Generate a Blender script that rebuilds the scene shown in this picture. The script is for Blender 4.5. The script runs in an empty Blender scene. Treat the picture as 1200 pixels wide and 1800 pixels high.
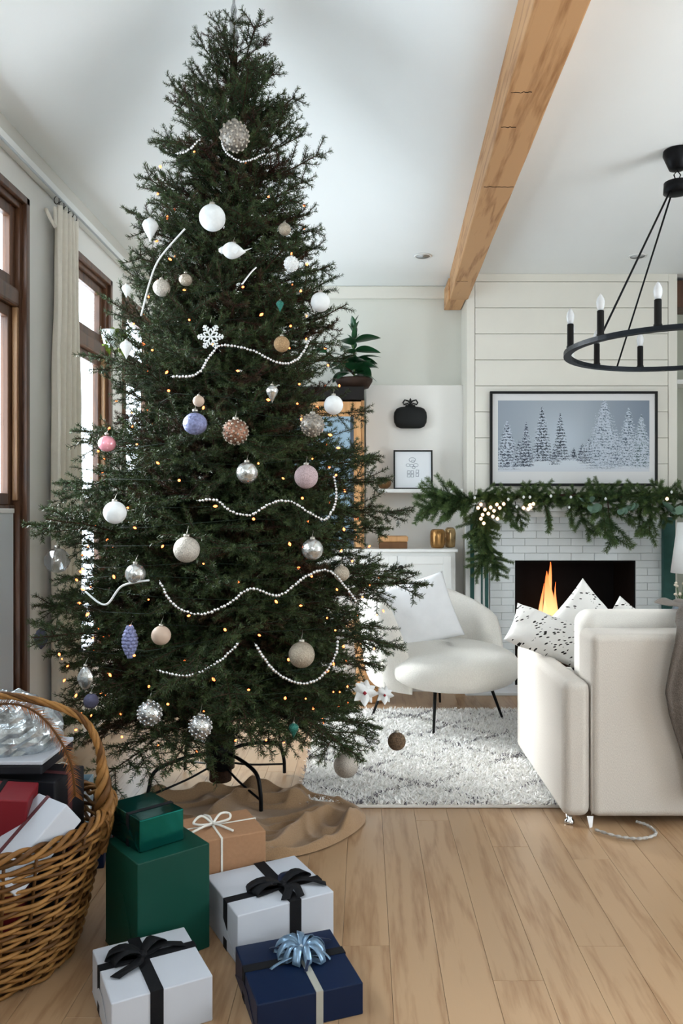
import bpy, bmesh, math, random
import numpy as np
from mathutils import Vector, Matrix, Euler, noise
C = bpy.context.scene.collection
random.seed(7); rng = np.random.default_rng(7)
PI = math.pi
# ---------------------------------------------------------------- camera, world, exposure
F = 1400.0; CX = 640.0; CY = 900.0; CH = 1.2
cd = bpy.data.cameras.new('camera'); cam = bpy.data.objects.new('camera', cd); C.objects.link(cam)
cam.location = (0, 0, CH); cam.rotation_euler = (PI/2, 0, 0)
cd.sensor_fit = 'VERTICAL'; cd.sensor_height = 36; cd.sensor_width = 24
cd.lens = 36*F/1800; cd.shift_x = -40/1800; cd.shift_y = 0; cd.clip_start = .05
bpy.context.scene.camera = cam
sc = bpy.context.scene
sc.view_settings.view_transform = 'Standard'; sc.view_settings.look = 'None'
sc.view_settings.gamma = 1; sc.view_settings.use_curve_mapping = False
sc.view_settings.exposure = 0.76
w = bpy.data.worlds.new('sky'); sc.world = w; w.use_nodes = True
bg = w.node_tree.nodes['Background']; bg.inputs[0].default_value = (.86, .94, 1, 1); bg.inputs[1].default_value = 5.4
ZC = 2.825                      # ceiling height
XL, XR, YF, YB = -1.49, 3.1, 5.75, -1.5
# windows in the left wall (y0,y1,z0,z1), rear wall windows (x0,x1,z0,z1)
WL = [(2.10, 3.48, .39, 2.545), (3.92, 4.635, .39, 2.52), (0.95, 1.72, 1.25, 2.545), (4.93, 5.62, .39, 2.52)]  # last window is added behind the tree to light the sofa side
WR = [(.9, 1.9, 1.0, 2.3)]
WE = [(1.2, 2.6, .5, 2.45)]
def portal(loc, rot, sx, sy):
    l = bpy.data.lights.new('daylight_portal', 'AREA'); l.shape = 'RECTANGLE'; l.size = sx; l.size_y = sy
    l.cycles.is_portal = True
    o = bpy.data.objects.new('daylight_portal', l); o.location = loc; o.rotation_euler = rot; C.objects.link(o)
for y0, y1, z0, z1 in WL: portal((XL-.12, (y0+y1)/2, (z0+z1)/2), (0, -PI/2, 0), z1-z0, y1-y0)
for x0, x1, z0, z1 in WR: portal(((x0+x1)/2, YB-.24, (z0+z1)/2), (PI/2, 0, 0), x1-x0, z1-z0)
for y0, y1, z0, z1 in WE: portal((XR+.24, (y0+y1)/2, (z0+z1)/2), (0, PI/2, 0), z1-z0, y1-y0)
# soft winter sun straight on the left windows
sd = bpy.data.lights.new('low_sun', 'SUN'); sd.energy = 15; sd.angle = math.radians(34); sd.color = (1, .98, .95)
so = bpy.data.objects.new('low_sun', sd); C.objects.link(so)
so.rotation_euler = Vector((1, -.62, -.42)).to_track_quat('-Z', 'Y').to_euler()

def P(px, py, Y): return Vector(((px-CX)/F*Y, Y, CH+(CY-py)/F*Y))
def G(px, py, z=0.):
    Y = F*(CH-z)/(py-CY); return Vector(((px-CX)/F*Y, Y, z))
# ---------------------------------------------------------------- materials
def srgb(h):
    h = h.lstrip('#'); v = [int(h[i:i+2], 16)/255 for i in (0, 2, 4)]
    return tuple((c/12.92 if c <= .04045 else ((c+.055)/1.055)**2.4) for c in v)+(1,)
MATS = {}
def mat(name, col, rough=.6, metal=0, var=0, scale=30, bump=0, bscale=200, emit=0, sheen=0, coat=0, alpha=None, stretch=None, objrand=0, trans=0):
    if name in MATS: return MATS[name]
    m = bpy.data.materials.new(name); m.use_nodes = True; nt = m.node_tree; N = nt.nodes; L = nt.links
    b = N['Principled BSDF']; c = srgb(col) if isinstance(col, str) else tuple(col)+(1,)
    b.inputs['Base Color'].default_value = c; b.inputs['Roughness'].default_value = rough; b.inputs['Metallic'].default_value = metal; b.inputs['Specular IOR Level'].default_value = .5 if rough < .4 else .2
    if sheen: b.inputs['Sheen Weight'].default_value = sheen
    if coat: b.inputs['Coat Weight'].default_value = coat
    if trans: b.inputs['Transmission Weight'].default_value = trans
    if emit:
        b.inputs['Emission Color'].default_value = c; b.inputs['Emission Strength'].default_value = emit
    tc = N.new('ShaderNodeTexCoord'); mp = N.new('ShaderNodeMapping'); L.new(tc.outputs['Object'], mp.inputs[0])
    if stretch: mp.inputs['Scale'].default_value = stretch
    n = N.new('ShaderNodeTexNoise'); n.inputs['Scale'].default_value = scale; n.inputs['Detail'].default_value = 5; L.new(mp.outputs[0], n.inputs[0])
    if var or objrand:
        hs = N.new('ShaderNodeHueSaturation'); hs.inputs['Color'].default_value = c
        mr = N.new('ShaderNodeMapRange'); mr.inputs[1].default_value = .3; mr.inputs[2].default_value = .7
        mr.inputs[3].default_value = 1-var; mr.inputs[4].default_value = 1+var; L.new(n.outputs[0], mr.inputs[0])
        val = mr.outputs[0]
        if objrand:
            oi = N.new('ShaderNodeObjectInfo'); m2 = N.new('ShaderNodeMapRange'); m2.inputs[3].default_value = 1-objrand; m2.inputs[4].default_value = 1+objrand
            L.new(oi.outputs['Random'], m2.inputs[0]); mu = N.new('ShaderNodeMath'); mu.operation = 'MULTIPLY'
            L.new(val, mu.inputs[0]); L.new(m2.outputs[0], mu.inputs[1]); val = mu.outputs[0]
        L.new(val, hs.inputs['Value']); L.new(hs.outputs[0], b.inputs['Base Color'])
        if emit: L.new(hs.outputs[0], b.inputs['Emission Color'])
    if bump:
        n2 = N.new('ShaderNodeTexNoise'); n2.inputs['Scale'].default_value = bscale; n2.inputs['Detail'].default_value = 3; L.new(mp.outputs[0], n2.inputs[0])
        bu = N.new('ShaderNodeBump'); bu.inputs['Strength'].default_value = bump; bu.inputs['Distance'].default_value = .005
        L.new(n2.outputs[0], bu.inputs['Height']); L.new(bu.outputs[0], b.inputs['Normal'])
    MATS[name] = m; return m
def wood(name, c1, c2, rough=.45, axis='Y', sc_=1.0, objrand=.08, ringy=6, coat=0):
    if name in MATS: return MATS[name]
    m = bpy.data.materials.new(name); m.use_nodes = True; nt = m.node_tree; N = nt.nodes; L = nt.links; b = N['Principled BSDF']
    tc = N.new('ShaderNodeTexCoord'); oi = N.new('ShaderNodeObjectInfo')
    ad = N.new('ShaderNodeVectorMath'); ad.operation = 'MULTIPLY_ADD'; ad.inputs[1].default_value = (37, 53, 41)
    cb = N.new('ShaderNodeCombineXYZ'); [L.new(oi.outputs['Random'], cb.inputs[i]) for i in range(3)]
    L.new(cb.outputs[0], ad.inputs[0]); L.new(tc.outputs['Object'], ad.inputs[2])
    mp = N.new('ShaderNodeMapping'); L.new(ad.outputs[0], mp.inputs[0])
    s = {'X': (.09, 1, 1), 'Y': (1, .09, 1), 'Z': (1, 1, .09)}[axis]; mp.inputs['Scale'].default_value = [v*sc_ for v in s]
    n1 = N.new('ShaderNodeTexNoise'); n1.inputs['Scale'].default_value = 7; n1.inputs['Detail'].default_value = 3; L.new(mp.outputs[0], n1.inputs[0])
    mu = N.new('ShaderNodeMath'); mu.operation = 'MULTIPLY'; mu.inputs[1].default_value = ringy; L.new(n1.outputs[0], mu.inputs[0])
    fr = N.new('ShaderNodeMath'); fr.operation = 'PINGPONG'; fr.inputs[1].default_value = .5; L.new(mu.outputs[0], fr.inputs[0])
    n2 = N.new('ShaderNodeTexNoise'); n2.inputs['Scale'].default_value = 120; n2.inputs['Detail'].default_value = 4; L.new(mp.outputs[0], n2.inputs[0])
    a2 = N.new('ShaderNodeMath'); a2.operation = 'MULTIPLY_ADD'; a2.inputs[1].default_value = .7; L.new(n2.outputs[0], a2.inputs[0]); L.new(fr.outputs[0], a2.inputs[2])
    cr = N.new('ShaderNodeValToRGB'); cr.color_ramp.elements[0].color = srgb(c2); cr.color_ramp.elements[1].color = srgb(c1)
    cr.color_ramp.elements[0].position = .25; cr.color_ramp.elements[1].position = .62; L.new(a2.outputs[0], cr.inputs[0])
    hs = N.new('ShaderNodeHueSaturation'); mr = N.new('ShaderNodeMapRange'); mr.inputs[3].default_value = 1-objrand; mr.inputs[4].default_value = 1+objrand
    L.new(oi.outputs['Random'], mr.inputs[0]); L.new(mr.outputs[0], hs.inputs['Value']); L.new(cr.outputs[0], hs.inputs['Color'])
    L.new(hs.outputs[0], b.inputs['Base Color']); b.inputs['Roughness'].default_value = rough
    if coat: b.inputs['Coat Weight'].default_value = coat; b.inputs['Coat Roughness'].default_value = .25
    bu = N.new('ShaderNodeBump'); bu.inputs['Strength'].default_value = .12; bu.inputs['Distance'].default_value = .002
    L.new(a2.outputs[0], bu.inputs['Height']); L.new(bu.outputs[0], b.inputs['Normal'])
    MATS[name] = m; return m
def vcol(name, rough=.6, attr='col', mult=1, sheen=0, spec=.5, transl=0):
    if name in MATS: return MATS[name]
    m = bpy.data.materials.new(name); m.use_nodes = True; N = m.node_tree.nodes; L = m.node_tree.links; b = N['Principled BSDF']
    a = N.new('ShaderNodeAttribute'); a.attribute_name = attr; L.new(a.outputs['Color'], b.inputs['Base Color'])
    b.inputs['Roughness'].default_value = rough; b.inputs['Specular IOR Level'].default_value = spec
    if sheen: b.inputs['Sheen Weight'].default_value = sheen
    MATS[name] = m; return m
def glass(name, tint=(.95, .98, 1), refl=.03):
    m = bpy.data.materials.new(name); m.use_nodes = True; N = m.node_tree.nodes; L = m.node_tree.links; N.remove(N['Principled BSDF'])
    t = N.new('ShaderNodeBsdfTransparent'); t.inputs[0].default_value = tint+(1,); g = N.new('ShaderNodeBsdfGlossy'); g.inputs[1].default_value = .03
    f = N.new('ShaderNodeLayerWeight'); f.inputs[0].default_value = .5; pw_ = N.new('ShaderNodeMath'); pw_.operation = 'POWER'; pw_.inputs[1].default_value = 5; L.new(f.outputs['Facing'], pw_.inputs[0]); x = N.new('ShaderNodeMixShader')
    mu = N.new('ShaderNodeMath'); mu.operation = 'ADD'; mu.inputs[1].default_value = refl; L.new(pw_.outputs[0], mu.inputs[0])
    L.new(mu.outputs[0], x.inputs[0]); L.new(t.outputs[0], x.inputs[1]); L.new(g.outputs[0], x.inputs[2]); L.new(x.outputs[0], N['Material Output'].inputs[0])
    MATS[name] = m; return m
wallm = mat('white_paint', '#efede8', .7, var=.01, scale=3, bump=.03, bscale=90)
ceilm = mat('ceiling_paint', '#f2f4f3', .8, var=.01, scale=3)
trimm = mat('trim_paint', '#efefec', .45)
shipm = mat('shiplap_paint', '#e6e3d9', .5, var=.015, scale=6, objrand=.01)
brown = wood('walnut_frame', '#5e3c26', '#3c2415', .4, 'Z')
brownl = wood('walnut_light', '#a07a55', '#80583a', .45, 'Z')
oak = wood('oak_floor', '#a98a6a', '#916f50', .34, 'Y', objrand=.05, coat=.15)
beamm = wood('beam_wood', '#c99a6b', '#a06f42', .6, 'Y', .8, ringy=9)
oakv = wood('oak_upright', '#cf9c68', '#b5824e', .5, 'Z')
black = mat('black_iron', '#17181a', .45, .6)
blackp = mat('black_paint', '#121212', .5)
chrome = mat('chrome', '#c8c8c8', .15, 1)
silver = mat('silver_bead', '#d9d9da', .18, .85, var=.1)
cream = mat('boucle', '#eeeae2', .95, var=.05, scale=150, bump=.9, bscale=260, sheen=.3)
linen = mat('linen', '#c2bbb2', .95, var=.10, scale=520, bump=.35, bscale=500, stretch=(1, 1, .3), sheen=.15)
linenl = mat('linen_cushion', '#d5d1ca', .95, var=.05, scale=300, bump=.3, bscale=400)
white = mat('white_cotton', '#e9eaec', .9, var=.02, scale=20, bump=.3, bscale=20)
throwm = mat('grey_throw', '#574f48', .95, var=.15, scale=120, bump=.8, bscale=180, sheen=.1)
tilem = mat('white_tile', '#e4e9ea', .2, var=.02, scale=8, objrand=.03)
groutm = mat('grout', '#c3c7c6', .9)
soot = mat('soot_black', '#0d0d0e', .8, var=.2, scale=12)
greenp = mat('green_paint', '#2f5650', .5, var=.12, scale=18)
gold = mat('gold_ceramic', '#b98a52', .25, .7, var=.25, scale=14)
glassm = glass('window_glass')
needle = vcol('fir_needles', .55, spec=.3)
bark = mat('bark', '#3b2a20', .9, var=.3, scale=60, bump=.8, bscale=120)
# ---------------------------------------------------------------- mesh helpers
def link(name, me, m=None, parent=None, smooth=False):
    o = bpy.data.objects.new(name, me); C.objects.link(o)
    if m is not None:
        for k in (m if isinstance(m, (list, tuple)) else [m]): me.materials.append(k)
    if parent is not None: o.parent = parent
    if smooth: me.polygons.foreach_set('use_smooth', [True]*len(me.polygons))
    return o
def pyd(name, v, f, m, parent=None, smooth=False):
    me = bpy.data.meshes.new(name); me.from_pydata([tuple(a) for a in v], [], f); me.update()
    return link(name, me, m, parent, smooth)
def bobj(name, bm, m, parent=None, smooth=False):
    me = bpy.data.meshes.new(name); bm.to_mesh(me); bm.free(); return link(name, me, m, parent, smooth)
def bx(bm, x0, x1, y0, y1, z0, z1, bev=0, seg=2, M=None):
    r = bmesh.ops.create_cube(bm, size=1); vs = r['verts']
    bmesh.ops.scale(bm, verts=vs, vec=(x1-x0, y1-y0, z1-z0)); bmesh.ops.translate(bm, verts=vs, vec=((x0+x1)/2, (y0+y1)/2, (z0+z1)/2))
    if bev:
        es = list({e for v in vs for e in v.link_edges})
        r2 = bmesh.ops.bevel(bm, geom=es, offset=bev, segments=seg, profile=.5, affect='EDGES')
        vs = list({v for v in r2['verts']} | {v for v in vs if v.is_valid})
    if M is not None: bmesh.ops.transform(bm, matrix=M, verts=vs)
    return vs
def box(name, x0, x1, y0, y1, z0, z1, m, parent=None, bev=0, seg=2, smooth=False):
    bm = bmesh.new(); bx(bm, x0, x1, y0, y1, z0, z1, bev, seg); return bobj(name, bm, m, parent, smooth)
def tube_data(pts, r, seg=8, closed=False, cap=True):
    pts = [Vector(p) for p in pts]; n = len(pts); rs = r if isinstance(r, (list, tuple)) else [r]*n
    v = []; f = []; prev = None
    for i, p in enumerate(pts):
        a = pts[(i-1) % n] if closed else pts[max(i-1, 0)]; b = pts[(i+1) % n] if closed else pts[min(i+1, n-1)]
        t = (b-a)
        t = t.normalized() if t.length > 1e-9 else Vector((0, 0, 1))
        if prev is None:
            u = t.orthogonal().normalized()
        else:
            u = prev-t*prev.dot(t); u = u.normalized() if u.length > 1e-6 else t.orthogonal().normalized()
        prev = u; s = t.cross(u)
        for k in range(seg):
            a_ = 2*PI*k/seg; v.append(p+(u*math.cos(a_)+s*math.sin(a_))*rs[i])
    m_ = n if closed else n-1
    for i in range(m_):
        for k in range(seg):
            a = i*seg+k; b = i*seg+(k+1) % seg; c = ((i+1) % n)*seg+(k+1) % seg; d = ((i+1) % n)*seg+k; f.append((a, b, c, d))
    if cap and not closed: f.append(tuple(range(seg-1, -1, -1))); f.append(tuple(range((n-1)*seg, n*seg)))
    return v, f
class MB:
    def __init__(s): s.v = []; s.f = []
    def add(s, vf):
        o = len(s.v); s.v += [tuple(a) for a in vf[0]]; s.f += [tuple(i+o for i in q) for q in vf[1]]; return s
    def build(s, name, m, parent=None, smooth=True): return pyd(name, s.v, s.f, m, parent, smooth)
def tube(name, pts, r, m, parent=None, seg=8, closed=False): return pyd(name, *tube_data(pts, r, seg, closed), m, parent, True)
def lathe_data(prof, seg=24, c=(0, 0, 0), cap=True):
    v = []; f = []
    for r, z in prof:
        for k in range(seg): a = 2*PI*k/seg; v.append((c[0]+r*math.cos(a), c[1]+r*math.sin(a), c[2]+z))
    for i in range(len(prof)-1):
        for k in range(seg): f.append((i*seg+k, i*seg+(k+1) % seg, (i+1)*seg+(k+1) % seg, (i+1)*seg+k))
    if cap: f.append(tuple(range(seg-1, -1, -1))); f.append(tuple(range((len(prof)-1)*seg, len(prof)*seg)))
    return v, f
def lathe(name, prof, m, parent=None, seg=24, c=(0, 0, 0), cap=True): return pyd(name, *lathe_data(prof, seg, c, cap), m, parent, True)
def spline(pts, n=8):
    pts = [Vector(p) for p in pts]; out = []
    for i in range(len(pts)-1):
        p0 = pts[max(i-1, 0)]; p1 = pts[i]; p2 = pts[i+1]; p3 = pts[min(i+2, len(pts)-1)]
        for k in range(n):
            t = k/n; out.append(.5*((2*p1)+(p2-p0)*t+(2*p0-5*p1+4*p2-p3)*t*t+(3*p1-p0-3*p2+p3)*t**3))
    out.append(pts[-1]); return out
def thing(name, label, cat, loc=(0, 0, 0), rot=(0, 0, 0), group=None):
    o = bpy.data.objects.new(name, None); o.empty_display_size = .05; C.objects.link(o); o.location = loc
    o.rotation_euler = rot if isinstance(rot, (tuple, list, Euler)) else (0, 0, rot)
    o['label'] = label; o['category'] = cat
    if group: o['group'] = group
    return o
def tag(o, label, cat, group=None):
    o['label'] = label; o['category'] = cat
    if group: o['group'] = group
    return o
def struct(o): o['kind'] = 'structure'; return o
def setcol(me, cols, attr='col'):
    a = me.color_attributes.new(attr, 'FLOAT_COLOR', 'POINT'); a.data.foreach_set('color', np.asarray(cols, dtype=np.float32).ravel())
def subsurf(o, l=1): m = o.modifiers.new('s', 'SUBSURF'); m.levels = l; m.render_levels = l; return o
def sm(a, b, x):
    t = min(max((x-a)/(b-a), 0), 1); return t*t*(3-2*t)
# ---------------------------------------------------------------- setting: floor
fl = struct(box('floor', XL-.2, XR+.2, YB-.2, 6.1, -.08, -.012, mat('subfloor', '#4a3523', .8)))
PW = .13
lens_ = [1.25, 1.7, 2.1]; pmesh = []
for L_ in lens_:
    bm = bmesh.new(); bx(bm, 0, PW-.0009, 0, L_-.001, -.012, 0, .0005, 1); me = bpy.data.meshes.new('plank'); bm.to_mesh(me); bm.free(); me.materials.append(oak); pmesh.append(me)
x = XL
while x < XR-.05:
    y = .7-random.random()*1.2
    while y < 6.0:
        k = random.randrange(3)
        o = bpy.data.objects.new('plank', pmesh[k]); o.location = (x, y, 0); C.objects.link(o); o.parent = fl; y += lens_[k]
    x += PW
# ---------------------------------------------------------------- ceiling with a shallow vault over the tree
def ceil_h(X, Y):
    g = .5*(1+math.cos(PI*(X+.50)/.95)) if abs(X+.50) < .95 else 0
    g = g**.8 if g > 0 else 0
    return ZC+.53*g*(1-sm(3.3, 5.4, Y))
nx, ny = 90, 90; v = []; f = []
for j in range(ny+1):
    for i in range(nx+1):
        X = XL-.2+(XR-XL+.4)*i/nx; Y = YB-.2+(6.1-YB+.2)*j/ny; v.append((X, Y, ceil_h(X, Y)))
for j in range(ny):
    for i in range(nx): a = j*(nx+1)+i; f.append((a, a+nx+1, a+nx+2, a+1))
ce = struct(pyd('ceiling', v, f, ceilm, None, True))
so_ = ce.modifiers.new('t', 'SOLIDIFY'); so_.thickness = .1; so_.offset = -1
# ---------------------------------------------------------------- left wall with real openings
def wall_with_holes(name, fixed, u0, u1, z0, z1, holes, th, axis, m):
    # axis 'X' : wall plane at X=fixed, u is Y ; axis 'Y': plane at Y=fixed, u is X
    bm = bmesh.new(); us = sorted({u0, u1} | {h[0] for h in holes} | {h[1] for h in holes})
    for a, b in zip(us[:-1], us[1:]):
        h = [q for q in holes if q[0] <= a+1e-6 and q[1] >= b-1e-6]
        zz = [(z0, z1)] if not h else [(z0, h[0][2]), (h[0][3], z1)]
        for c, d in zz:
            lo, hi = min(fixed, fixed+th), max(fixed, fixed+th)
            if axis == 'X': bx(bm, lo, hi, a, b, c, d)
            else: bx(bm, a, b, lo, hi, c, d)
    return struct(bobj(name, bm, m))
wall_with_holes('wall_left', XL, YB-.2, 6.1, -.08, 3.6, WL, -.075, 'X', wallm)
wall_with_holes('wall_rear', YB, XL, XR, -.08, ZC, WR, -.2, 'Y', wallm)
wall_with_holes('wall_right', XR, YB-.2, 6.1, -.08, ZC, WE, .2, 'X', wallm)
struct(box('wall_back', XL, .70, YF, YF+.12, -.012, ZC, mat('grey_white_shaded', '#dcdcd3', .7, var=.01, scale=3)))  # greyer wall tone, with shading by the tree put into it
# windows
def window(n, y0, y1, z0, z1, shade=False):
    X0 = XL-.13
    w_ = struct(box('window_%d' % n, XL-.074, XL-.003, y1-.028, y1, z0, z1, brown))     # far jamb carries the rest
    W = lambda nm, *a, m=brown, b=.003: box(nm, *a, m, w_, b)
    W('jamb', XL-.074, XL-.003, y0, y0+.028, z0, z1)
    W('head', XL-.074, XL-.003, y0+.028, y1-.028, z1-.028, z1); W('sill', XL-.074, XL+.03, y0-.02, y1+.02, z0-.03, z0+.01)
    for a, b in ((y1-.002, y1+.03), (y0-.03, y0+.002)): W('casing', XL-.01, XL+.018, a, b, z0-.03, z1+.03)
    W('casing', XL-.01, XL+.018, y0-.03, y1+.03, z1-.002, z1+.03)
    zt = 2.13
    W('transom', XL-.072, XL-.002, y0+.028, y1-.028, zt-.045, zt+.035, b=.012)
    # upper light frame and lower sashes
    def sash(za, zb, X, mm=brown):
        bm = bmesh.new(); t = .05
        bx(bm, X-.035, X, y0+.028, y0+.028+t, za, zb, .004); bx(bm, X-.035, X, y1-.028-t, y1-.028, za, zb, .004)
        bx(bm, X-.034, X-.001, y0+.028+t, y1-.028-t, za, za+t, .004); bx(bm, X-.034, X-.001, y0+.028+t, y1-.028-t, zb-t, zb, .004)
        s = bobj('sash', bm, mm, w_); box('pane', X-.022, X-.018, y0+.028+t, y1-.028-t, za+t, zb-t, glassm, s); return s
    sash(zt+.035, z1-.028, XL-.022); sash(1.23, zt-.045, XL-.03); sash(z0+.01, 1.23, XL-.022)
    W('stop', XL-.029, XL-.006, y1-.046, y1-.028, 1.25, zt-.045, m=brownl)
    if shade:
        s = box('shade', XL-.018, XL-.012, y0+.06, y1-.07, z0+.03, 1.2, mat('shade_cloth', '#dfe5ea', .8), w_)
        W('shade_rail', XL-.021, XL-.006, y0+.06, y1-.07, 1.195, 1.215, m=trimm)
window(1, *WL[0], shade=True); window(2, *WL[1]); window(3, *WL[2]); window(4, *WL[3])  # the fourth window is an addition, letting light in past the tree
# cornice rail and curtain track
struct(box('trim_1', XL, XL+.045, YB, 5.75, 2.694, 2.734, trimm, None, .006))
struct(box('trim_2', XL, XL+.012, YB, 5.75, 2.728, ZC, mat('frieze_paint', '#d8d5cd', .7)))
tag(tube('curtain_track', [(XL+.06, .2, 2.675), (XL+.06, 5.6, 2.675)], .006, mat('track', '#b9bcc0', .3, .6)), 'thin pale metal curtain track running under the cornice above the windows', 'curtain rail')
# curtain
cu = thing('curtain', 'narrow beige curtain panel gathered on the pier between the two left windows', 'curtain', (XL+.05, 3.85, 0))
v = []; f = []; nu, nz = 90, 30
for j in range(nz+1):
    t = j/nz; z = .03+t*2.61
    for i in range(nu+1):
        u = i/nu; w_ = .30*(1-.12*t+.05*math.sin(t*5)); amp = .035*(1-.35*t)
        y = (u-.5)*w_+.012*math.sin(t*7+u*4); xx = amp*math.sin(u*PI*2*4.5+.6*math.sin(t*3))+.004*noise.noise(Vector((u*6, t*9, 0)))
        v.append((xx, y, z))
for j in range(nz):
    for i in range(nu): a = j*(nu+1)+i; f.append((a, a+1, a+nu+2, a+nu+1))
cl = pyd('cloth', v, f, mat('curtain_cloth', '#f0e8da', .9, var=.03, scale=40, bump=.1, bscale=400), cu, True)
cl.modifiers.new('t', 'SOLIDIFY').thickness = .002
for y in (-.12, -.06, 0, .06, .11):
    tube('ring', [(.0+.012*math.cos(a), y, 2.66+.018*math.sin(a)) for a in [k*PI/6 for k in range(12)]], .0018, black, cu, 6, True)
tube('tieback', [(-.03, -.17, 2.60), (-.0, -.2, 2.55), (.02, -.19, 2.51), (.01, -.16, 2.53), (0, -.14, 2.62)], .008, cl.data.materials[0], cu)
# ---------------------------------------------------------------- beam
bm = bmesh.new()
def beamx(Y): return (.48+(.585-.48)*(Y-2.26)/3.19, .645+(.71-.645)*(Y-2.26)/3.19)
sec = []
NB = 40; vv = []
for i in range(NB+1):
    Y = YB+(5.448-YB)*i/NB; a, b = beamx(Y); j = lambda s: .004*noise.noise(Vector((Y*2, s*5, 1)))
    vv += [(a+j(1), Y, 2.65+j(2)), (b+j(3), Y, 2.65+j(4)), (b, Y, 2.84), (a, Y, 2.84)]
ff = []
for i in range(NB):
    for k in range(4): a = i*4+k; b = i*4+(k+1) % 4; ff.append((a, b, b+4, a+4))
ff += [(3, 2, 1, 0), (NB*4, NB*4+1, NB*4+2, NB*4+3)]
be = pyd('ceiling_beam', vv, ff, beamm); tag(be, 'rough natural timber beam running along the white ceiling', 'beam')
bv = be.modifiers.new('b', 'BEVEL'); bv.width = .006; bv.segments = 2; bv.limit_method = 'ANGLE'
box('tenon', .575, .694, 5.448, 5.745, 2.655, 2.80, beamm, be, .004)
for yy, w0 in ((3.55, 1), (2.75, .5), (5.0, .6), (3.0, .4)):
    a, b = beamx(yy); tube('crack', [(a+.01+(b-a-.015)*t*w0, yy+.01*noise.noise(Vector((t*9, yy, 0))), 2.6495) for t in [k/10 for k in range(11)]], .002, bark, be, 5)
# downlights
for px in (743, 1120):
    g = P(px, 450, 1.625*F/450)
    d = thing('downlight', 'small recessed white ceiling light '+('left of the timber beam' if px < 900 else 'right of the beam above the fireplace'), 'ceiling light', (g.x, g.y, ZC))
    lathe('rim', [(.045, -.004), (.055, -.006), (.058, 0), (.045, 0)], trimm, d, 28, cap=False); lathe('lens', [(.001, -.001), (.045, -.002)], mat('lens', '#e2e2e0', .4), d, 24)
# ---------------------------------------------------------------- chimney breast with shiplap, fireplace
X0, X1, YC = .70, 2.133, 5.45
ox0, ox1 = (904-CX)/F*YC, (1115-CX)/F*YC; oz1 = CH+(CY-985)/F*YC; oz0 = .015
bm = bmesh.new(); bx(bm, X0, X1, YC, 6.05, oz1, ZC); bx(bm, X0, ox0, YC, 6.05, -.012, oz1); bx(bm, ox1, X1, YC, 6.05, -.012, oz1); bx(bm, ox0, ox1, 5.9, 6.05, -.012, oz1)
wc = struct(bobj('wall_chimney', bm, shipm))
bm = bmesh.new(); t = .01
bx(bm, ox0, ox0+t, YC-.014, 5.9, 0, oz1); bx(bm, ox1-t, ox1, YC-.014, 5.9, 0, oz1); bx(bm, ox0+t, ox1-t, YC-.014, 5.9, oz1-t, oz1); bx(bm, ox0+t, ox1-t, 5.88, 5.9, 0, oz1-t); bx(bm, ox0+t, ox1-t, YC-.014, 5.88, 0, .012)
bobj('firebox', bm, soot, wc)
bx0, bx1 = (834-CX)/F*YC, (1172-CX)/F*YC; dz = 45.6/F*YC
zt = CH+(CY-497)/F*YC; z = zt
while z > CH+(CY-890)/F*YC:
    box('shiplap_board', bx0, bx1, YC-.016, YC, z-dz+.004, z, shipm, wc, .0015, 1); z -= dz
box('corner_board', X0, bx0-.003, YC-.02, YC, 0, zt+.055, shipm, wc, .002); box('corner_board', bx1+.003, X1, YC-.02, YC, 0, zt+.055, shipm, wc, .002)
box('frieze_board', bx0-.003, bx1+.003, YC-.019, YC, zt+.003, ZC, shipm, wc, .002)
struct(box('trim_3', XL, .70, YF-.03, YF, ZC-.09, ZC, shipm, None, .01))
# tiles
tx0, tx1 = (860-CX)/F*YC, (1168-CX)/F*YC; th_ = 13.0/F*YC; ztop = CH+(CY-905)/F*YC
box('tile_backing', tx0, tx1, YC-.0185, YC-.016, oz1, ztop, groutm, wc); box('tile_backing', tx0, ox0, YC-.0185, YC-.0, 0, oz1, groutm, wc); box('tile_backing', ox1, tx1, YC-.0185, YC, 0, oz1, groutm, wc)
tmesh = {}
def tile(xa, xb, za, zb):
    k = (round(xb-xa, 3), round(zb-za, 3))
    if k not in tmesh:
        bm = bmesh.new(); bx(bm, 0, xb-xa, -.006, 0, 0, zb-za, .0018, 1); me = bpy.data.meshes.new('brick'); bm.to_mesh(me); bm.free(); me.materials.append(tilem); tmesh[k] = me
    o = bpy.data.objects.new('brick', tmesh[k]); o.location = (xa, YC-.0185-random.random()*.0015, za); C.objects.link(o); o.parent = wc
z = oz1-.0; tw = .158; r = 0
rows = []
while z < ztop-.02: rows.append((z, min(z+th_, ztop), tx0, tx1)); z += th_
z = oz1-th_
while z > 0:
    rows.append((z, z+th_, tx0, ox0)); rows.append((z, z+th_, ox1, tx1)); z -= th_
for r, (za, zb, xa, xb) in enumerate(rows):
    k = int(round(za/th_)); x = xa-(tw/2 if k % 2 else 0)
    while x < xb-.002:
        a, b = max(x, xa), min(x+tw, xb)
        if b-a > .012: tile(a, b-.0022, za+.001, zb-.0012)
        x += tw
hs = struct(box('trim_4', .66, 2.17, 5.2, YC-.02, 0, .022, mat('hearth_stone', '#d6dadd', .4, var=.05, scale=10), None, .004))
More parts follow.
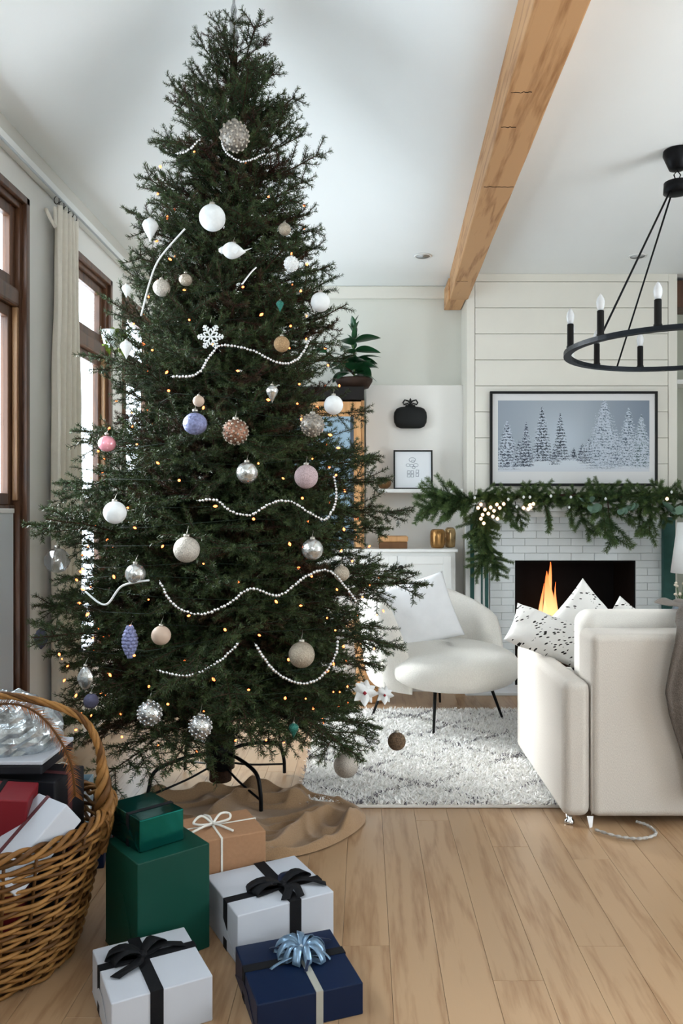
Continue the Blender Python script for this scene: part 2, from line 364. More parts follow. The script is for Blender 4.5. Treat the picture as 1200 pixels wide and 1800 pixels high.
# mantel with green edged legs
mt = thing('mantel', 'white mantel shelf with green edged legs under the fir garland', 'mantel', (1.4, YC, 0))
mx = 1.4
box('shelf', .74-mx, (1196-CX)/F*5.25-mx, -.20, -.021, 1.205, 1.262, trimm, mt, .004)
box('moulding', .80-mx, 2.08-mx, -.10, -.021, 1.165, 1.205, trimm, mt, .006)
def leg(xa, xb, strips, col=trimm):
    l = box('leg', xa-mx, xb-mx, -.065, -.0215, .022, 1.165, col, mt, .003)
    for a, b in strips: box('strip', a-mx, b-mx, -.072, -.066, .03, 1.163, greenp, l, .001)
s_ = 5.385/F
leg((818-CX)*s_, (859-CX)*s_, [((826-CX)*s_, (833-CX)*s_), ((845-CX)*s_, (848-CX)*s_), ((852-CX)*s_, (858-CX)*s_)])
leg((1166-CX)*s_, (1187-CX)*s_, [], greenp)
# fire
fi = thing('log_fire', 'burning log fire with tall orange flames in the black firebox', 'fire', (1.30, 5.66, .012))
for k, (x0, x1, y, z, r) in enumerate([(-.22, .2, -.06, .06, .04), (-.2, .24, .06, .06, .042), (-.17, .17, 0, .135, .036)]):
    lo = tube('log', [(x0+(x1-x0)*t, y+.01*math.sin(t*6+k), z+.01*math.cos(t*5+k)) for t in [q/6 for q in range(7)]], [r*(1+.1*math.sin(q*2.1+k)) for q in range(7)], mat('charred_log', '#2a1d16', .9, var=.5, scale=30, bump=1, bscale=60), fi, 10)
for x0 in (-.15, .15):
    g = MB()
    for q in (-.11, .11): g.add(tube_data([(x0, q, 0), (x0, q, .03), (x0, q+.0, .12 if q < 0 else .05)], .006, 6))
    g.add(tube_data([(x0, -.11, .02), (x0, .11, .02)], .007, 6)); g.build('grate_bar', black, fi)
fm = bpy.data.materials.new('flame'); fm.use_nodes = True; N = fm.node_tree.nodes; L = fm.node_tree.links; N.remove(N['Principled BSDF'])
e = N.new('ShaderNodeEmission'); tc = N.new('ShaderNodeTexCoord'); sp = N.new('ShaderNodeSeparateXYZ'); cr = N.new('ShaderNodeValToRGB'); L.new(tc.outputs['Generated'], sp.inputs[0]); L.new(sp.outputs[2], cr.inputs[0])
cr.color_ramp.elements[0].color = (1, .38, .12, 1); cr.color_ramp.elements[1].color = (.85, .13, .02, 1); cr.color_ramp.elements.new(.4).color = (1, .5, .22, 1); L.new(cr.outputs[0], e.inputs[0]); e.inputs[1].default_value = 1.5
lw = N.new('ShaderNodeLayerWeight'); lw.inputs[0].default_value = .35; tr = N.new('ShaderNodeBsdfTransparent'); mxs = N.new('ShaderNodeMixShader')
L.new(lw.outputs['Facing'], mxs.inputs[0]); L.new(e.outputs[0], mxs.inputs[1]); L.new(tr.outputs[0], mxs.inputs[2]); L.new(mxs.outputs[0], N['Material Output'].inputs[0])
for (x0, y0, hh, r0, ph) in [(.02, 0, .50, .06, 0), (.08, .03, .34, .05, 1.6), (-.045, .02, .43, .022, 2.5), (.0, -.02, .56, .035, 3.3), (-.09, -.03, .17, .03, 4), (.13, -.02, .14, .03, 5), (.09, 0, .44, .018, .7)]:
    hh *= 1.3; r0 *= 1.15; pts = [(x0*.8+.022*math.sin(t*5+ph)*t, y0+.01*math.cos(t*4+ph), .12+hh*t) for t in [q/14 for q in range(15)]]
    tube('flame', pts, [max(.001, r0*(math.sin(PI*min(1, .25+t*.75)))**.8*(1-t*.35)) for t in [q/14 for q in range(15)]], fm, fi, 12)
# ---------------------------------------------------------------- built-in niche left of the chimney
YN = 5.65
np_ = struct(box('trim_5', (643-CX)/F*YN, .70, YN, YF, 0, CH+223/F*YN, wallm, None, .003))
struct(box('baseboard_back', XL, (643-CX)/F*YN, YF-.02, YF, 0, .14, trimm, None, .004))
sh = box('wall_shelf', (660-CX)/F*5.5, (786-CX)/F*5.5+.1, 5.42, YN, CH+(CY-866)/F*5.42, CH+(CY-859.5)/F*5.42, trimm, None, .004); tag(sh, 'white floating wall shelf holding the small framed print', 'shelf')
zs = CH+(CY-859.5)/F*5.42
# white cabinet
cab = thing('cabinet', 'white panelled low cabinet with black knobs left of the fireplace', 'cabinet', (0, 5.3, 0))
cx0, cx1, cz = -.42, (801-CX)/F*5.3, .953
box('body', cx0, cx1, .02, .349, 0, cz-.02, trimm, cab, .003); box('top', cx0-.01, cx1+.012, -.015, .349, cz-.02, cz, trimm, cab, .004)
seam = (698-CX)/F*5.3
for k, (a, b) in enumerate(((cx0+.01, -.06), (-.055, seam-.002), (seam+.002, cx1-.03))):
    bm = bmesh.new(); z0, z1 = .1, cz-.045; q = .055
    bx(bm, a, a+q, 0, .02, z0, z1, .002); bx(bm, b-q, b, 0, .02, z0, z1, .002); bx(bm, a+q, b-q, 0, .02, z0, z0+q, .002); bx(bm, a+q, b-q, 0, .02, z1-q, z1, .002); bx(bm, a+q, b-q, .01, .02, z0+q, z1-q)
    d = bobj('door', bm, trimm, cab)
    kx = {0: a+.03, 1: b-.018, 2: a+.022}[k]; zk = CH+(CY-998)/F*5.28
    lathe('knob', [(.006, 0), (.007, .012), (.016, .016), (.018, .026), (.008, .034)], blackp, d, 14).matrix_local = Matrix.Translation((kx, 0, zk)) @ Matrix.Rotation(PI/2, 4, 'X')
# wall vase
g = P(721, 733, YN-.04)
wv = thing('wall_vase', 'flat oval black vase with small pierced crown hung above the framed print', 'vase', g)
v, f = lathe_data([(.001, -.080), (.07, -.080), (.098, -.068), (.114, -.038), (.117, 0), (.114, .032), (.098, .058), (.07, .070), (.036, .073), (.034, .084)], 32)
v = [(a, b*.28, c) for a, b, c in v]; pyd('body', v, f, mat('matt_black', '#1c1e1e', .55), wv, True)
for s in (-1, 1): tube('handle', [(s*.006, 0, .085), (s*.02, 0, .095), (s*.045, 0, .088), (s*.052, 0, .1), (s*.04, 0, .12), (s*.015, 0, .113), (s*.006, 0, .1)], .0055, MATS['matt_black'], wv)
lathe('finial', [(.016, .078), (.008, .09), (.008, .12), (.002, .133)], MATS['matt_black'], wv, 12)
# framed print on shelf
fr = thing('picture_frame', 'small black framed line drawing leaning on the white shelf', 'picture', P(726, 859.5, 5.5), (math.radians(-4), 0, 0)); fr.location.z = zs+.001
W2, H2 = .135, .272
bm = bmesh.new(); bx(bm, -W2, W2, 0, .018, 0, .01, .001); bx(bm, -W2, W2, 0, .018, H2-.01, H2, .001); bx(bm, -W2, -W2+.01, 0, .018, .01, H2-.01, .001); bx(bm, W2-.01, W2, 0, .018, .01, H2-.01, .001); bobj('frame', bm, blackp, fr)
pr = box('print', -W2+.01, W2-.01, .010, .014, .01, H2-.01, mat('paper', '#e6e9ec', .7), fr)
ink = mat('grey_ink', '#8d949c', .8); g = MB()
for (x, z, r) in ((-.005, .205, .022), (.0, .195, .012), (-.035, .168, .014), (-.01, .165, .013), (.02, .168, .016), (.005, .15, .01)):
    g.add(tube_data([(x+r*math.cos(a), .0095, z+r*.7*math.sin(a)) for a in [k*PI/8 for k in range(16)]], .0016, 5, True))
for (x, z) in ((-.03, .12), (-.005, .12), (.03, .125), (-.03, .095), (-.005, .095), (.03, .1)):
    g.add(tube_data([(x-.01, .0095, z-.01), (x+.008, .0095, z-.01), (x+.01, .0095, z+.008), (x-.008, .0095, z+.01)], .0022, 5, True))
g.build('drawing', ink, pr)
# wooden ball
g = P(675, 849, 5.5); tag(lathe('wooden_ball', [(.001, -.04), (.025, -.036), (.042, -.02), (.05, 0), (.046, .02), (.03, .035), (.001, .042)], mat('brown_ball', '#7d5c3c', .4, .2, var=.3, scale=20), None, 24, (g.x, g.y, zs+.041)), 'small round brown wooden ball at left end of the white shelf', 'ornament')
# gold vessels, wooden box on cabinet
g = P(769, 945, 5.45)
tag(lathe('gold_jar', [(.03, 0), (.045, .005), (.052, .03), (.053, .08), (.05, .115), (.04, .128), (.03, .13), (.028, .12)], gold, None, 24, (g.x, 5.45, cz)), 'mottled gold ceramic jar on white cabinet, left of the two', 'jar')
g = P(787, 945, 5.53)
tag(lathe('gold_vase', [(.02, 0), (.034, .006), (.038, .05), (.04, .1), (.034, .128), (.022, .14), (.02, .12)], mat('gold_white', '#c8a878', .2, .5, var=.4, scale=22), None, 24, (g.x+.015, 5.53, cz)), 'pale gold streaked vase behind the gold jar beside the garland', 'vase')
bo = thing('wooden_box', 'low wooden box lying on the white cabinet beside the tree', 'box', (.19, 5.42, cz))
box('body', -.09, .10, -.06, .06, 0, .045, mat('dark_wood_box', '#6b4a30', .5, var=.2, scale=20), bo, .004); box('lid', -.095, .105, -.065, .065, .045, .085, oakv, bo, .01, 3)
# ---------------------------------------------------------------- oak cabinet with glass door, plant on top
oc = thing('display_cabinet', 'tall oak framed cabinet with glass door and black top behind the tree', 'cabinet', (-.30, 5.35, .9535))
zt = CH+(CY-678)/F*5.3-.9535; xr = (640-CX)/F*5.35+.30
box('side', xr-.02, xr, 0, .29, 0, zt-.09, oakv, oc, .003); box('side', -.40, -.38, 0, .29, 0, zt-.09, oakv, oc, .003)
box('top', -.42, xr+.0, -.03, .3, zt-.09, zt, mat('black_top', '#1d1a18', .6, var=.1), oc, .006); box('back_panel', -.38, xr-.02, .26, .28, 0, zt-.09, mat('panel_grey', '#a9b3b8', .6), oc)
dr = box('door_frame', xr-.07, xr-.021, -.018, 0, .01, zt-.1, oakv, oc, .003); box('door_rail', -.38, xr-.07, -.018, 0, zt-.20, zt-.1, oakv, oc, .003)
box('glass_edge', xr-.094, xr-.07, -.016, -.002, .01, zt-.20, mat('slate', '#4c5661', .4), oc, .002)
box('pane', -.38, xr-.094, -.012, -.008, .01, zt-.2, mat('glass_blue_reflect', '#8fa6b5', .12, 0, var=.2, scale=3), oc)  # opaque pane, its blue reflection put into the colour
for z in (.1, .45, .75): box('shelf', -.378, xr-.022, .02, .25, z, z+.02, oakv, oc)
pp = thing('potted_plant', 'glossy dark green rubber plant in a low brown bowl on the oak cabinet', 'plant', (-.07, 5.45, zt+.9535))
lathe('pot', [(.07, 0), (.10, .008), (.125, .05), (.128, .068), (.115, .068), (.11, .05)], mat('brown_bowl', '#33241c', .6, var=.2), pp, 28)
lathe('soil', [(.001, .055), (.112, .055)], bark, pp, 24)
tube('stem', [(0, 0, .05), (.005, 0, .2), (-.01, 0, .33), (0, 0, .44)], .006, mat('green_stem', '#4d6b39', .6), pp)
tube('branch', [(0, 0, .1), (-.08, -.02, .17), (-.18, -.03, .24), (-.28, -.04, .30)], .007, bark, pp)
def leaf_mesh(L_, W_, cup=.2, bend=.3):
    v = []; f = []; n = 12
    for i in range(n+1):
        t = i/n; wd = W_*math.sin(PI*t**.85)**.8 if 0 < t < 1 else .0005; y = L_*t; z = -bend*L_*t*t
        for k in (-1, -.5, 0, .5, 1): v.append((wd*k, y, z+cup*wd*abs(k)))
    for i in range(n):
        for k in range(4): a = i*5+k; f.append((a, a+1, a+6, a+5))
    me = bpy.data.meshes.new('leaf'); me.from_pydata(v, [], f); me.polygons.foreach_set('use_smooth', [True]*len(f)); return me
leafm = mat('rubber_leaf', '#1f4a2b', .3, var=.2, scale=25, objrand=.25); lmes = [leaf_mesh(.17, .045), leaf_mesh(.10, .022, .3, .1), leaf_mesh(.2, .075, .15, .5)]
for q in lmes: q.materials.append(leafm)
def leaf(par, k, loc, az, pitch, roll=0, s=1):
    o = bpy.data.objects.new('leaf', lmes[k]); C.objects.link(o); o.parent = par; o.location = loc
    o.rotation_euler = (Matrix.Rotation(az, 3, 'Z') @ Matrix.Rotation(pitch, 3, 'X') @ Matrix.Rotation(roll, 3, 'Y')).to_euler(); o.scale = (s, s, s)
for i in range(11): leaf(pp, 1, (0, 0, .27+.016*i), i*2.4, .9+random.random()*.4, 0, .9)
for i in range(9): leaf(pp, 0, (0, 0, .16+.02*i), i*2.1+.5, .15+.3*random.random(), random.uniform(-.4, .4), 1.05)
for i in range(16): leaf(pp, 2, (.02*math.cos(i), .02*math.sin(i), .10+.007*i), i*2.4, .1+.45*random.random(), random.uniform(-.5, .5), .84)
for i, (x, z) in enumerate(((-.12, .2), (-.18, .24), (-.24, .27), (-.28, .30), (-.2, .23))): leaf(pp, 0, (x, -.03, z), 1.2+i*.9, .2, .2, .9)
# ---------------------------------------------------------------- winter picture over the mantel
YP = YC-.02
wp = thing('framed_picture', 'large black framed wintry print of snowy fir trees above the mantel', 'picture', (0, YP, 0))
sp_ = (YP-.02)/F
fx0, fx1, fz0, fz1 = (861-CX)*sp_, (1155-CX)*sp_, CH+(CY-854)*sp_, CH+(CY-688)*sp_
bm = bmesh.new(); q = .016
bx(bm, fx0, fx1, -.03, 0, fz0, fz0+q, .001); bx(bm, fx0, fx1, -.03, 0, fz1-q, fz1, .001); bx(bm, fx0, fx0+q, -.03, 0, fz0+q, fz1-q, .001); bx(bm, fx1-q, fx1, -.03, 0, fz0+q, fz1-q, .001)
bobj('frame', bm, blackp, wp); box('mat_board', fx0+q, fx1-q, -.018, -.002, fz0+q, fz1-q, mat('mat_board', '#dfdfdf', .7), wp)
AW, AH = 330, 160; art = np.zeros((AH, AW, 3)); yy, xx = np.mgrid[0:AH, 0:AW]; u = xx/AW; vv_ = yy/AH
base = np.array([.62, .66, .70]); dark = np.array([.36, .42, .50])
kk = np.clip((u-.55)/.5, 0, 1)[..., None]*.9+np.clip((.25-u)*1.2, 0, 1)[..., None]
art[:] = base*(1-kk*.7)+dark*kk*.7; art *= (1.0+.14*np.exp(-((u-.42)**2)/.03-((vv_-.55)**2)/.15))[..., None]
hor = .80+.02*np.sin(u*9)
sn = np.clip((vv_-hor)/.04, 0, 1)[..., None]; art = art*(1-sn)+np.array([.80, .83, .86])*sn
def fir(cx, top, bot, wd, dk, snow, seed, sparse=0):
    r = np.random.default_rng(seed); h = (bot-top)*AH; cxp = cx*AW; t = (vv_-top)/(bot-top); m = (t > 0) & (t < 1)
    lay = .55+.45*((t*h/6.5) % 1); half = wd*AW*.78*np.clip(t, 0, 1)**.85*lay
    nz = r.normal(size=(AH, AW)); nz = (nz+np.roll(nz, 1, 0)+np.roll(nz, 1, 1)+np.roll(nz, -1, 1))/2
    ins = m & (np.abs(xx-cxp) < half*(1+.2*nz)+.6)
    sn_ = (nz+np.where(((t*h/6.5) % 1) < .5, .5, -.5)) > (1-2*snow)
    c = np.where(sn_[..., None], np.array([.74, .78, .83]), np.array(dk)); al = .95*(r.random((AH, AW)) > sparse)
    art[ins] = art[ins]*(1-al[ins][:, None])+c[ins]*al[ins][:, None]
dk = (.13, .17, .24)
for i in range(16): fir(.1+i*.055, .62+.1*((i*7) % 5)/5, .84, .05, (.3, .34, .42), .35, 100+i, .3)
fir(.06, .28, .97, .13, dk, .62, 1); fir(.14, .55, .92, .07, dk, .35, 2, .2); fir(.185, .3, .93, .075, dk, .3, 3, .1); fir(.29, .08, .85, .105, (.10, .15, .2), .45, 4); fir(.41, .18, .82, .085, (.12, .17, .22), .45, 5); fir(.375, .62, .9, .06, dk, .4, 12, .3)
fir(.50, .66, .8, .03, dk, .1, 6); fir(.555, .6, .86, .07, dk, .25, 7, .35); fir(.60, .52, .88, .09, dk, .35, 8, .35)
fir(.70, -.02, .97, .20, (.3, .36, .42), .83, 9); fir(.86, .1, .92, .13, (.28, .34, .4), .75, 10); fir(.945, .19, .95, .12, (.28, .36, .38), .8, 11); fir(.78, .45, .92, .1, (.3, .35, .42), .72, 13, .2)
sn = np.clip((vv_-.9)/.08, 0, 1)[..., None]; art = art*(1-sn)+np.array([.80, .82, .85])*sn
ax0, ax1, az0, az1 = (875-CX)*sp_, (1141-CX)*sp_, CH+(CY-829)*sp_, CH+(CY-704)*sp_
v = [(ax0+(ax1-ax0)*i/(AW-1), -.0185, az1-(az1-az0)*j/(AH-1)) for j in range(AH) for i in range(AW)]
f = [(j*AW+i, (j+1)*AW+i, (j+1)*AW+i+1, j*AW+i+1) for j in range(AH-1) for i in range(AW-1)]
ar = pyd('artwork', v, f, vcol('print_ink', .6), wp)
lin = np.where(art <= .04045, art/12.92, ((art+.055)/1.055)**2.4)
setcol(ar.data, np.concatenate([lin.reshape(-1, 3), np.ones((AW*AH, 1))], 1))
# ---------------------------------------------------------------- fir branches
def branch_mesh(name, L_, fan, seed, dens=1.0, droop=.1, nl=.0135, sub=True, light=1.0, lat=.5, sp=.058):
    r = np.random.default_rng(seed); segs = []
    def curve(p, d, ln, n, bend):
        pts = [p]; dd = d.copy()
        for i in range(n):
            dd = dd+np.array([0, 0, bend])/n+r.normal(size=3)*.05; dd /= np.linalg.norm(dd); pts.append(pts[-1]+dd*ln/n)
        return np.array(pts)
    main = curve(np.zeros(3), np.array([1., 0, 0]), L_, 12, -droop); twigs = [(main, .004, .25)]
    t = .16
    while t < .97:
        i = t*12; k = int(i); p = main[k]+(main[k+1]-main[k])*(i-k); md = main[k+1]-main[k]; md /= np.linalg.norm(md)
        for s in (-1, 1):
            if r.random() < .1: continue
            a = math.radians(48+r.normal()*8)*s; up = r.normal()*.22*fan+.08
            d = np.array([md[0]*math.cos(a)-md[1]*math.sin(a), md[0]*math.sin(a)+md[1]*math.cos(a), md[2]+up]); d /= np.linalg.norm(d)
            ln = (lat*L_*(1-t)*min(1, t*2.2+.25)+.065)*r.uniform(.65, 1.25); tw = curve(p, d, ln, 6, .1*r.normal()); twigs.append((tw, .0022, .0))
            if sub:
                q = .22
                while q < .72:
                    j = q*6; kk = int(j); pp_ = tw[kk]+(tw[kk+1]-tw[kk])*(j-kk); td = tw[kk+1]-tw[kk]; td /= np.linalg.norm(td)
                    for s2 in (-1, 1):
                        if r.random() < .3: continue
                        a2 = math.radians(45)*s2; d2 = np.array([td[0]*math.cos(a2)-td[1]*math.sin(a2), td[0]*math.sin(a2)+td[1]*math.cos(a2), td[2]+r.normal()*.25]); d2 /= np.linalg.norm(d2)
                        l2 = max(.025, ln*.42*(1-q)+.025)*r.uniform(.8, 1.2); twigs.append((curve(pp_, d2, l2, 3, 0), .0015, 0))
                    q += .06/ln
        t += sp/L_
    V = []; Fc = []; mi = []; col = []; n0 = 0
    for pts, rad, st in twigs:
        vs, fs = tube_data([Vector(p) for p in pts], [rad*(1-.5*i/len(pts)) for i in range(len(pts))], 3, cap=False)
        V.append(np.array([tuple(a) for a in vs])); Fc += [tuple(i+n0 for i in q) for q in fs]; mi += [1]*len(fs); col.append(np.tile([.05, .03, .02, 1], (len(vs), 1))); n0 += len(vs)
        seg = np.diff(pts, axis=0); sl = np.linalg.norm(seg, axis=1); tot = sl.sum(); N_ = int(tot*(1-st)/.00088*dens)
        if N_ < 1: continue
        tt = np.concatenate([(r.random(N_)*(1-st)+st), np.full(5, 1.0)])*tot; N_ += 5; cum = np.concatenate([[0], np.cumsum(sl)]); idx = np.clip(np.searchsorted(cum, tt)-1, 0, len(sl)-1)
        fr_ = (tt-cum[idx])/sl[idx]; p = pts[idx]+seg[idx]*fr_[:, None]; d = seg[idx]/sl[idx][:, None]
        up = np.array([0, 0, 1.]); s = np.cross(d, up); s /= np.maximum(np.linalg.norm(s, axis=1), 1e-6)[:, None]; u_ = np.cross(s, d)
        an = r.random(N_)*2*PI; rad_ = s*np.cos(an)[:, None]+u_*(np.sin(an)*.8+.25)[:, None]; rad_ /= np.linalg.norm(rad_, axis=1)[:, None]
        nd = d*r.uniform(.5, .95, N_)[:, None]+rad_; nd /= np.linalg.norm(nd, axis=1)[:, None]; ln = nl*r.uniform(.75, 1.2, N_)
        wv_ = np.cross(nd, r.normal(size=(N_, 3))); wv_ /= np.linalg.norm(wv_, axis=1)[:, None]; w2 = .00125
        tip = p+nd*ln[:, None]; a = p-wv_*w2*.7; b = p+wv_*w2*.7; m1 = p+nd*(ln*.55)[:, None]
        vv = np.stack([a, b, tip+wv_*w2*.5, tip-wv_*w2*.5], 1).reshape(-1, 3); V.append(vv)
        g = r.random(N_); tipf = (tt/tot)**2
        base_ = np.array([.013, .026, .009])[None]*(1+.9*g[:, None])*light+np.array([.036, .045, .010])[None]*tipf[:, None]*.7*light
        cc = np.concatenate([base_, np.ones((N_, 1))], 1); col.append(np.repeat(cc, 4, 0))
        Fc += [(n0+4*i, n0+4*i+1, n0+4*i+2, n0+4*i+3) for i in range(N_)]; mi += [0]*N_; n0 += 4*N_
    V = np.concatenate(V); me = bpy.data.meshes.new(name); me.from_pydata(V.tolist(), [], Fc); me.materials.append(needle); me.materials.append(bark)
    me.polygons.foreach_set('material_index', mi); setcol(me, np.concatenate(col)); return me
BM = {}
for L_ in (.22, .36, .52, .70): BM[L_] = [branch_mesh('branch', L_, 1.0, int(L_*100)+k, .85 if L_ > .5 else 1, (.05, .15, .25)[k % 3]) for k in range(4 if L_ < .6 else 5)]
# ---------------------------------------------------------------- Christmas tree
TX0, TY0 = -.62, 3.43
def axis(z): return (TX0+(.10)*z/3.2, TY0-.23*z/3.2)
prof = [(.2, .55), (.45, .74), (.8, .80), (1.1, .77), (1.45, .67), (1.7, .56), (1.93, .49), (2.2, .44), (2.42, .39), (2.65, .34), (2.9, .25), (3.05, .15), (3.2, .04)]
def TR(z): return float(np.interp(z, [a for a, b in prof], [b for a, b in prof]))
tree = thing('christmas_tree', 'tall bushy green fir tree trimmed with baubles beside the windows', 'tree', (TX0, TY0, 0))
T0 = Vector((TX0, TY0, 0))
tube('trunk', [Vector((axis(z)[0], axis(z)[1], z))-T0 for z in [.05+3.0*i/12 for i in range(13)]], [.042*(1-.8*i/12)+.006 for i in range(13)], bark, tree, 12)
def surf(px, py, k=1.0):
    Y = 3.0
    for _ in range(25):
        q = P(px, py, Y); ax, ay = axis(q.z); R = TR(q.z)*k; dx = q.x-ax
        Yn = ay-math.sqrt(max(R*R-dx*dx, (.15*R)**2)); Y = Y*.5+Yn*.5
    return P(px, py, Y)
ga = PI*(3-math.sqrt(5)); NBR = 296; cdf_z = np.linspace(.33, 3.05, 400); wgt = np.array([TR(z)**1.15+.07 for z in cdf_z]); cdf = np.cumsum(wgt)/wgt.sum()
def place(i, n, kscale=1.0, jz=0):
    z = float(np.interp((i+.5)/n, cdf, cdf_z))+jz; az = i*ga; R = TR(z)*kscale*.93*(random.uniform(.80, 1.0) if random.random() < .72 else random.uniform(1.0, 1.2))
    up = math.radians(np.interp(z, [.3, .7, 1.5, 2.3, 2.8, 3.1], [-8, -2, 8, 20, 38, 60]))+random.gauss(0, .09)
    ln = max(.16, R/max(math.cos(up), .35)*(1.0 if z < 2.7 else .8)); z0 = z-ln*math.sin(up)*.35
    if z > 2.75: ln = min(ln, max(.14, (3.12-z0)/max(math.sin(up), .3)))
    key = min(BM, key=lambda q: abs(math.log(q/ln))); me = random.choice(BM[key]); ax, ay = axis(z0)
    M = Matrix.Translation(Vector((ax, ay, z0))-T0) @ Matrix.Rotation(az, 4, 'Z') @ Matrix.Rotation(-up, 4, 'Y') @ Matrix.Rotation(random.uniform(-.5, .5), 4, 'X')
    s = ln/key; M = M @ Matrix.Diagonal((s, max(min(s, 1.25), .8), max(min(s, 1.2), .8), 1)); return me, M, az, ax, ln, up
def wallclamp(M, ln, az):
    return M
for i in range(NBR):
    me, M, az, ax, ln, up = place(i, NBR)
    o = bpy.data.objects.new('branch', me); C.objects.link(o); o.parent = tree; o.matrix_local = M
# inner fill joined as one part
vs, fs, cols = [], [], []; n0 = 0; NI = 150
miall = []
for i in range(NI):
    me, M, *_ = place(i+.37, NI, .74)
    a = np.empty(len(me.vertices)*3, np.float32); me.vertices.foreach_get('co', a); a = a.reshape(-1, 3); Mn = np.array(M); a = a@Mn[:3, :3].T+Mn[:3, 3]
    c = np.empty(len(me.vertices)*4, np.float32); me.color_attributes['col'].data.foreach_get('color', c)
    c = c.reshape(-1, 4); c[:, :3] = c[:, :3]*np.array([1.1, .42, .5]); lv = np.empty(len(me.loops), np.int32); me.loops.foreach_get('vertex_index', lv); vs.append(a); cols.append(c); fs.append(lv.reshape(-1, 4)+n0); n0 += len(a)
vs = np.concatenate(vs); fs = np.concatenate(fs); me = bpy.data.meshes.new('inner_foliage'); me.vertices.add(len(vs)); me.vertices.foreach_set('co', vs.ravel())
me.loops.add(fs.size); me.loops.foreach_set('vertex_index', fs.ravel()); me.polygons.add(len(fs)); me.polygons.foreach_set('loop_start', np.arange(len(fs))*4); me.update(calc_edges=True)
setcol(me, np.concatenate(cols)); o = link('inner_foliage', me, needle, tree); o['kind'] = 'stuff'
# stand
st = thing('tree_stand', 'black bent metal tree stand holding the trunk', 'stand', (TX0, TY0, 0))
lathe('collar', [(.055, .10), (.062, .10), (.062, .26), (.055, .26), (.055, .10)], black, st, 20, cap=False)
for k in range(4):
    a = PI/4+k*PI/2-.1; c_, s_2 = math.cos(a), math.sin(a)
    tube('leg', spline([(c_*.055, s_2*.055, .17), (c_*.15, s_2*.15, .175), (c_*.29, s_2*.29, .15), (c_*.325, s_2*.325, .08), (c_*.33, s_2*.33, .008)], 6), .008, black, st, 8)
    tube('brace', spline([(c_*.055, s_2*.055, .11), (c_*.16, s_2*.16, .08), (c_*.325, s_2*.325, .05)], 5), .005, black, st, 6)
# burlap skirt: rumpled sheet in front of the stand
sk = []; f = []; na, nr = 150, 44
for j in range(nr+1):
    for i in range(na):
        a = 2*PI*i/na; t = j/nr; ex = .50+.03*math.sin(3*a); ey = .345
        x = -.50+ex*math.cos(a)*t; y = 3.055+ey*math.sin(a)*t
        nn = noise.noise(Vector((x*2.2, y*2.6, 2))); n2_ = noise.noise(Vector((x*6, y*7, 5)))
        wx = x+.10*nn; wy = y+.08*n2_
        r1 = max(0, 1-abs(noise.noise(Vector((wx*3.2+wy*1.5, wy*4.5-wx*1.2, 9))))*4.2)**1.3; r2 = max(0, 1-abs(noise.noise(Vector((wx*6+3, wy*9, 4))))*4)**1.3
        rid = (.052*r1+.022*r2)*sm(.05, .35, t)
        z = .010+rid*(1-sm(.93, 1, t))+.006*n2_*(1-t)+.022*math.exp(-((t-.95)/.035)**2)
        if t > .985: z = .006
        sk.append((x, y, z))
for j in range(nr):
    for i in range(na): a = j*na+i; b = j*na+(i+1) % na; f.append((a, b, b+na, a+na))
skm = mat('burlap', '#95785a', .95, var=.1, scale=200, bump=.6, bscale=420, sheen=.2)
sko = pyd('tree_skirt', sk, f, skm, None, True); tag(sko, 'rumpled brown burlap tree skirt lying on the floor under the tree', 'tree skirt'); subsurf(sko, 1)
# ---------------------------------------------------------------- topper
tp = thing('tree_topper', 'silver glittering spire topper at the tip of the tree', 'tree topper', (axis(3.17)[0]+.0, axis(3.17)[1]-.02, 3.10))
lathe('spire', [(.012, -.04), (.022, 0), (.014, .03), (.019, .055), (.009, .085), (.013, .105), (.006, .13), (.004, .16)], mat('silver_glitter', '#b6b8ba', .3, .7, var=.35, scale=300, bump=1, bscale=300), tp, 14)
lathe('tip', [(.008, .16), (.011, .167), (.003, .19)], silver, tp, 10)
# ---------------------------------------------------------------- ornaments
def glit(n, c, r=.45, me=.4, v=.3, s=260): return mat(n, c, r, me, var=v, scale=s, bump=.8, bscale=s)
OM = {
 'white': mat('frost_white', '#dfe2e2', .5, var=.05, scale=40, bump=.5, bscale=60), 'pearl': glit('pearl_glitter', '#b9b2a8'), 'champ': glit('champagne', '#a79c8c', .4, .5),
 'pink': glit('dusty_pink', '#b5a0a2', .6, .1), 'blue': glit('periwinkle', '#7f84a8', .5, .2, .35, 120), 'copper': glit('copper_mesh', '#8a6552', .35, .7, .5, 160), 'cork': glit('cork_gold', '#a98b68', .6, .3),
 'silverm': mat('silver_mercury', '#c4c6c4', .2, .8, var=.45, scale=45, bump=.4, bscale=50), 'dark': glit('pewter_bead', '#8b857d', .35, .6, .5, 120), 'teal': glit('teal_glass', '#1f6a5d', .3, .3), 'grey': glit('grey_felt', '#55556a', .8, 0, .2, 60),
 'rose': mat('rose_glass', '#d9909c', .15, .2, var=.5, scale=18, coat=.6), 'brownk': glit('brown_twine', '#6b5846', .8, 0, .5, 140), 'beige': mat('beige_matt', '#b7a190', .5, var=.05)}
clear = glass('clear_bauble', (.9, .92, .94), .25)
capm = mat('cap_metal', '#a8a39a', .3, .9)
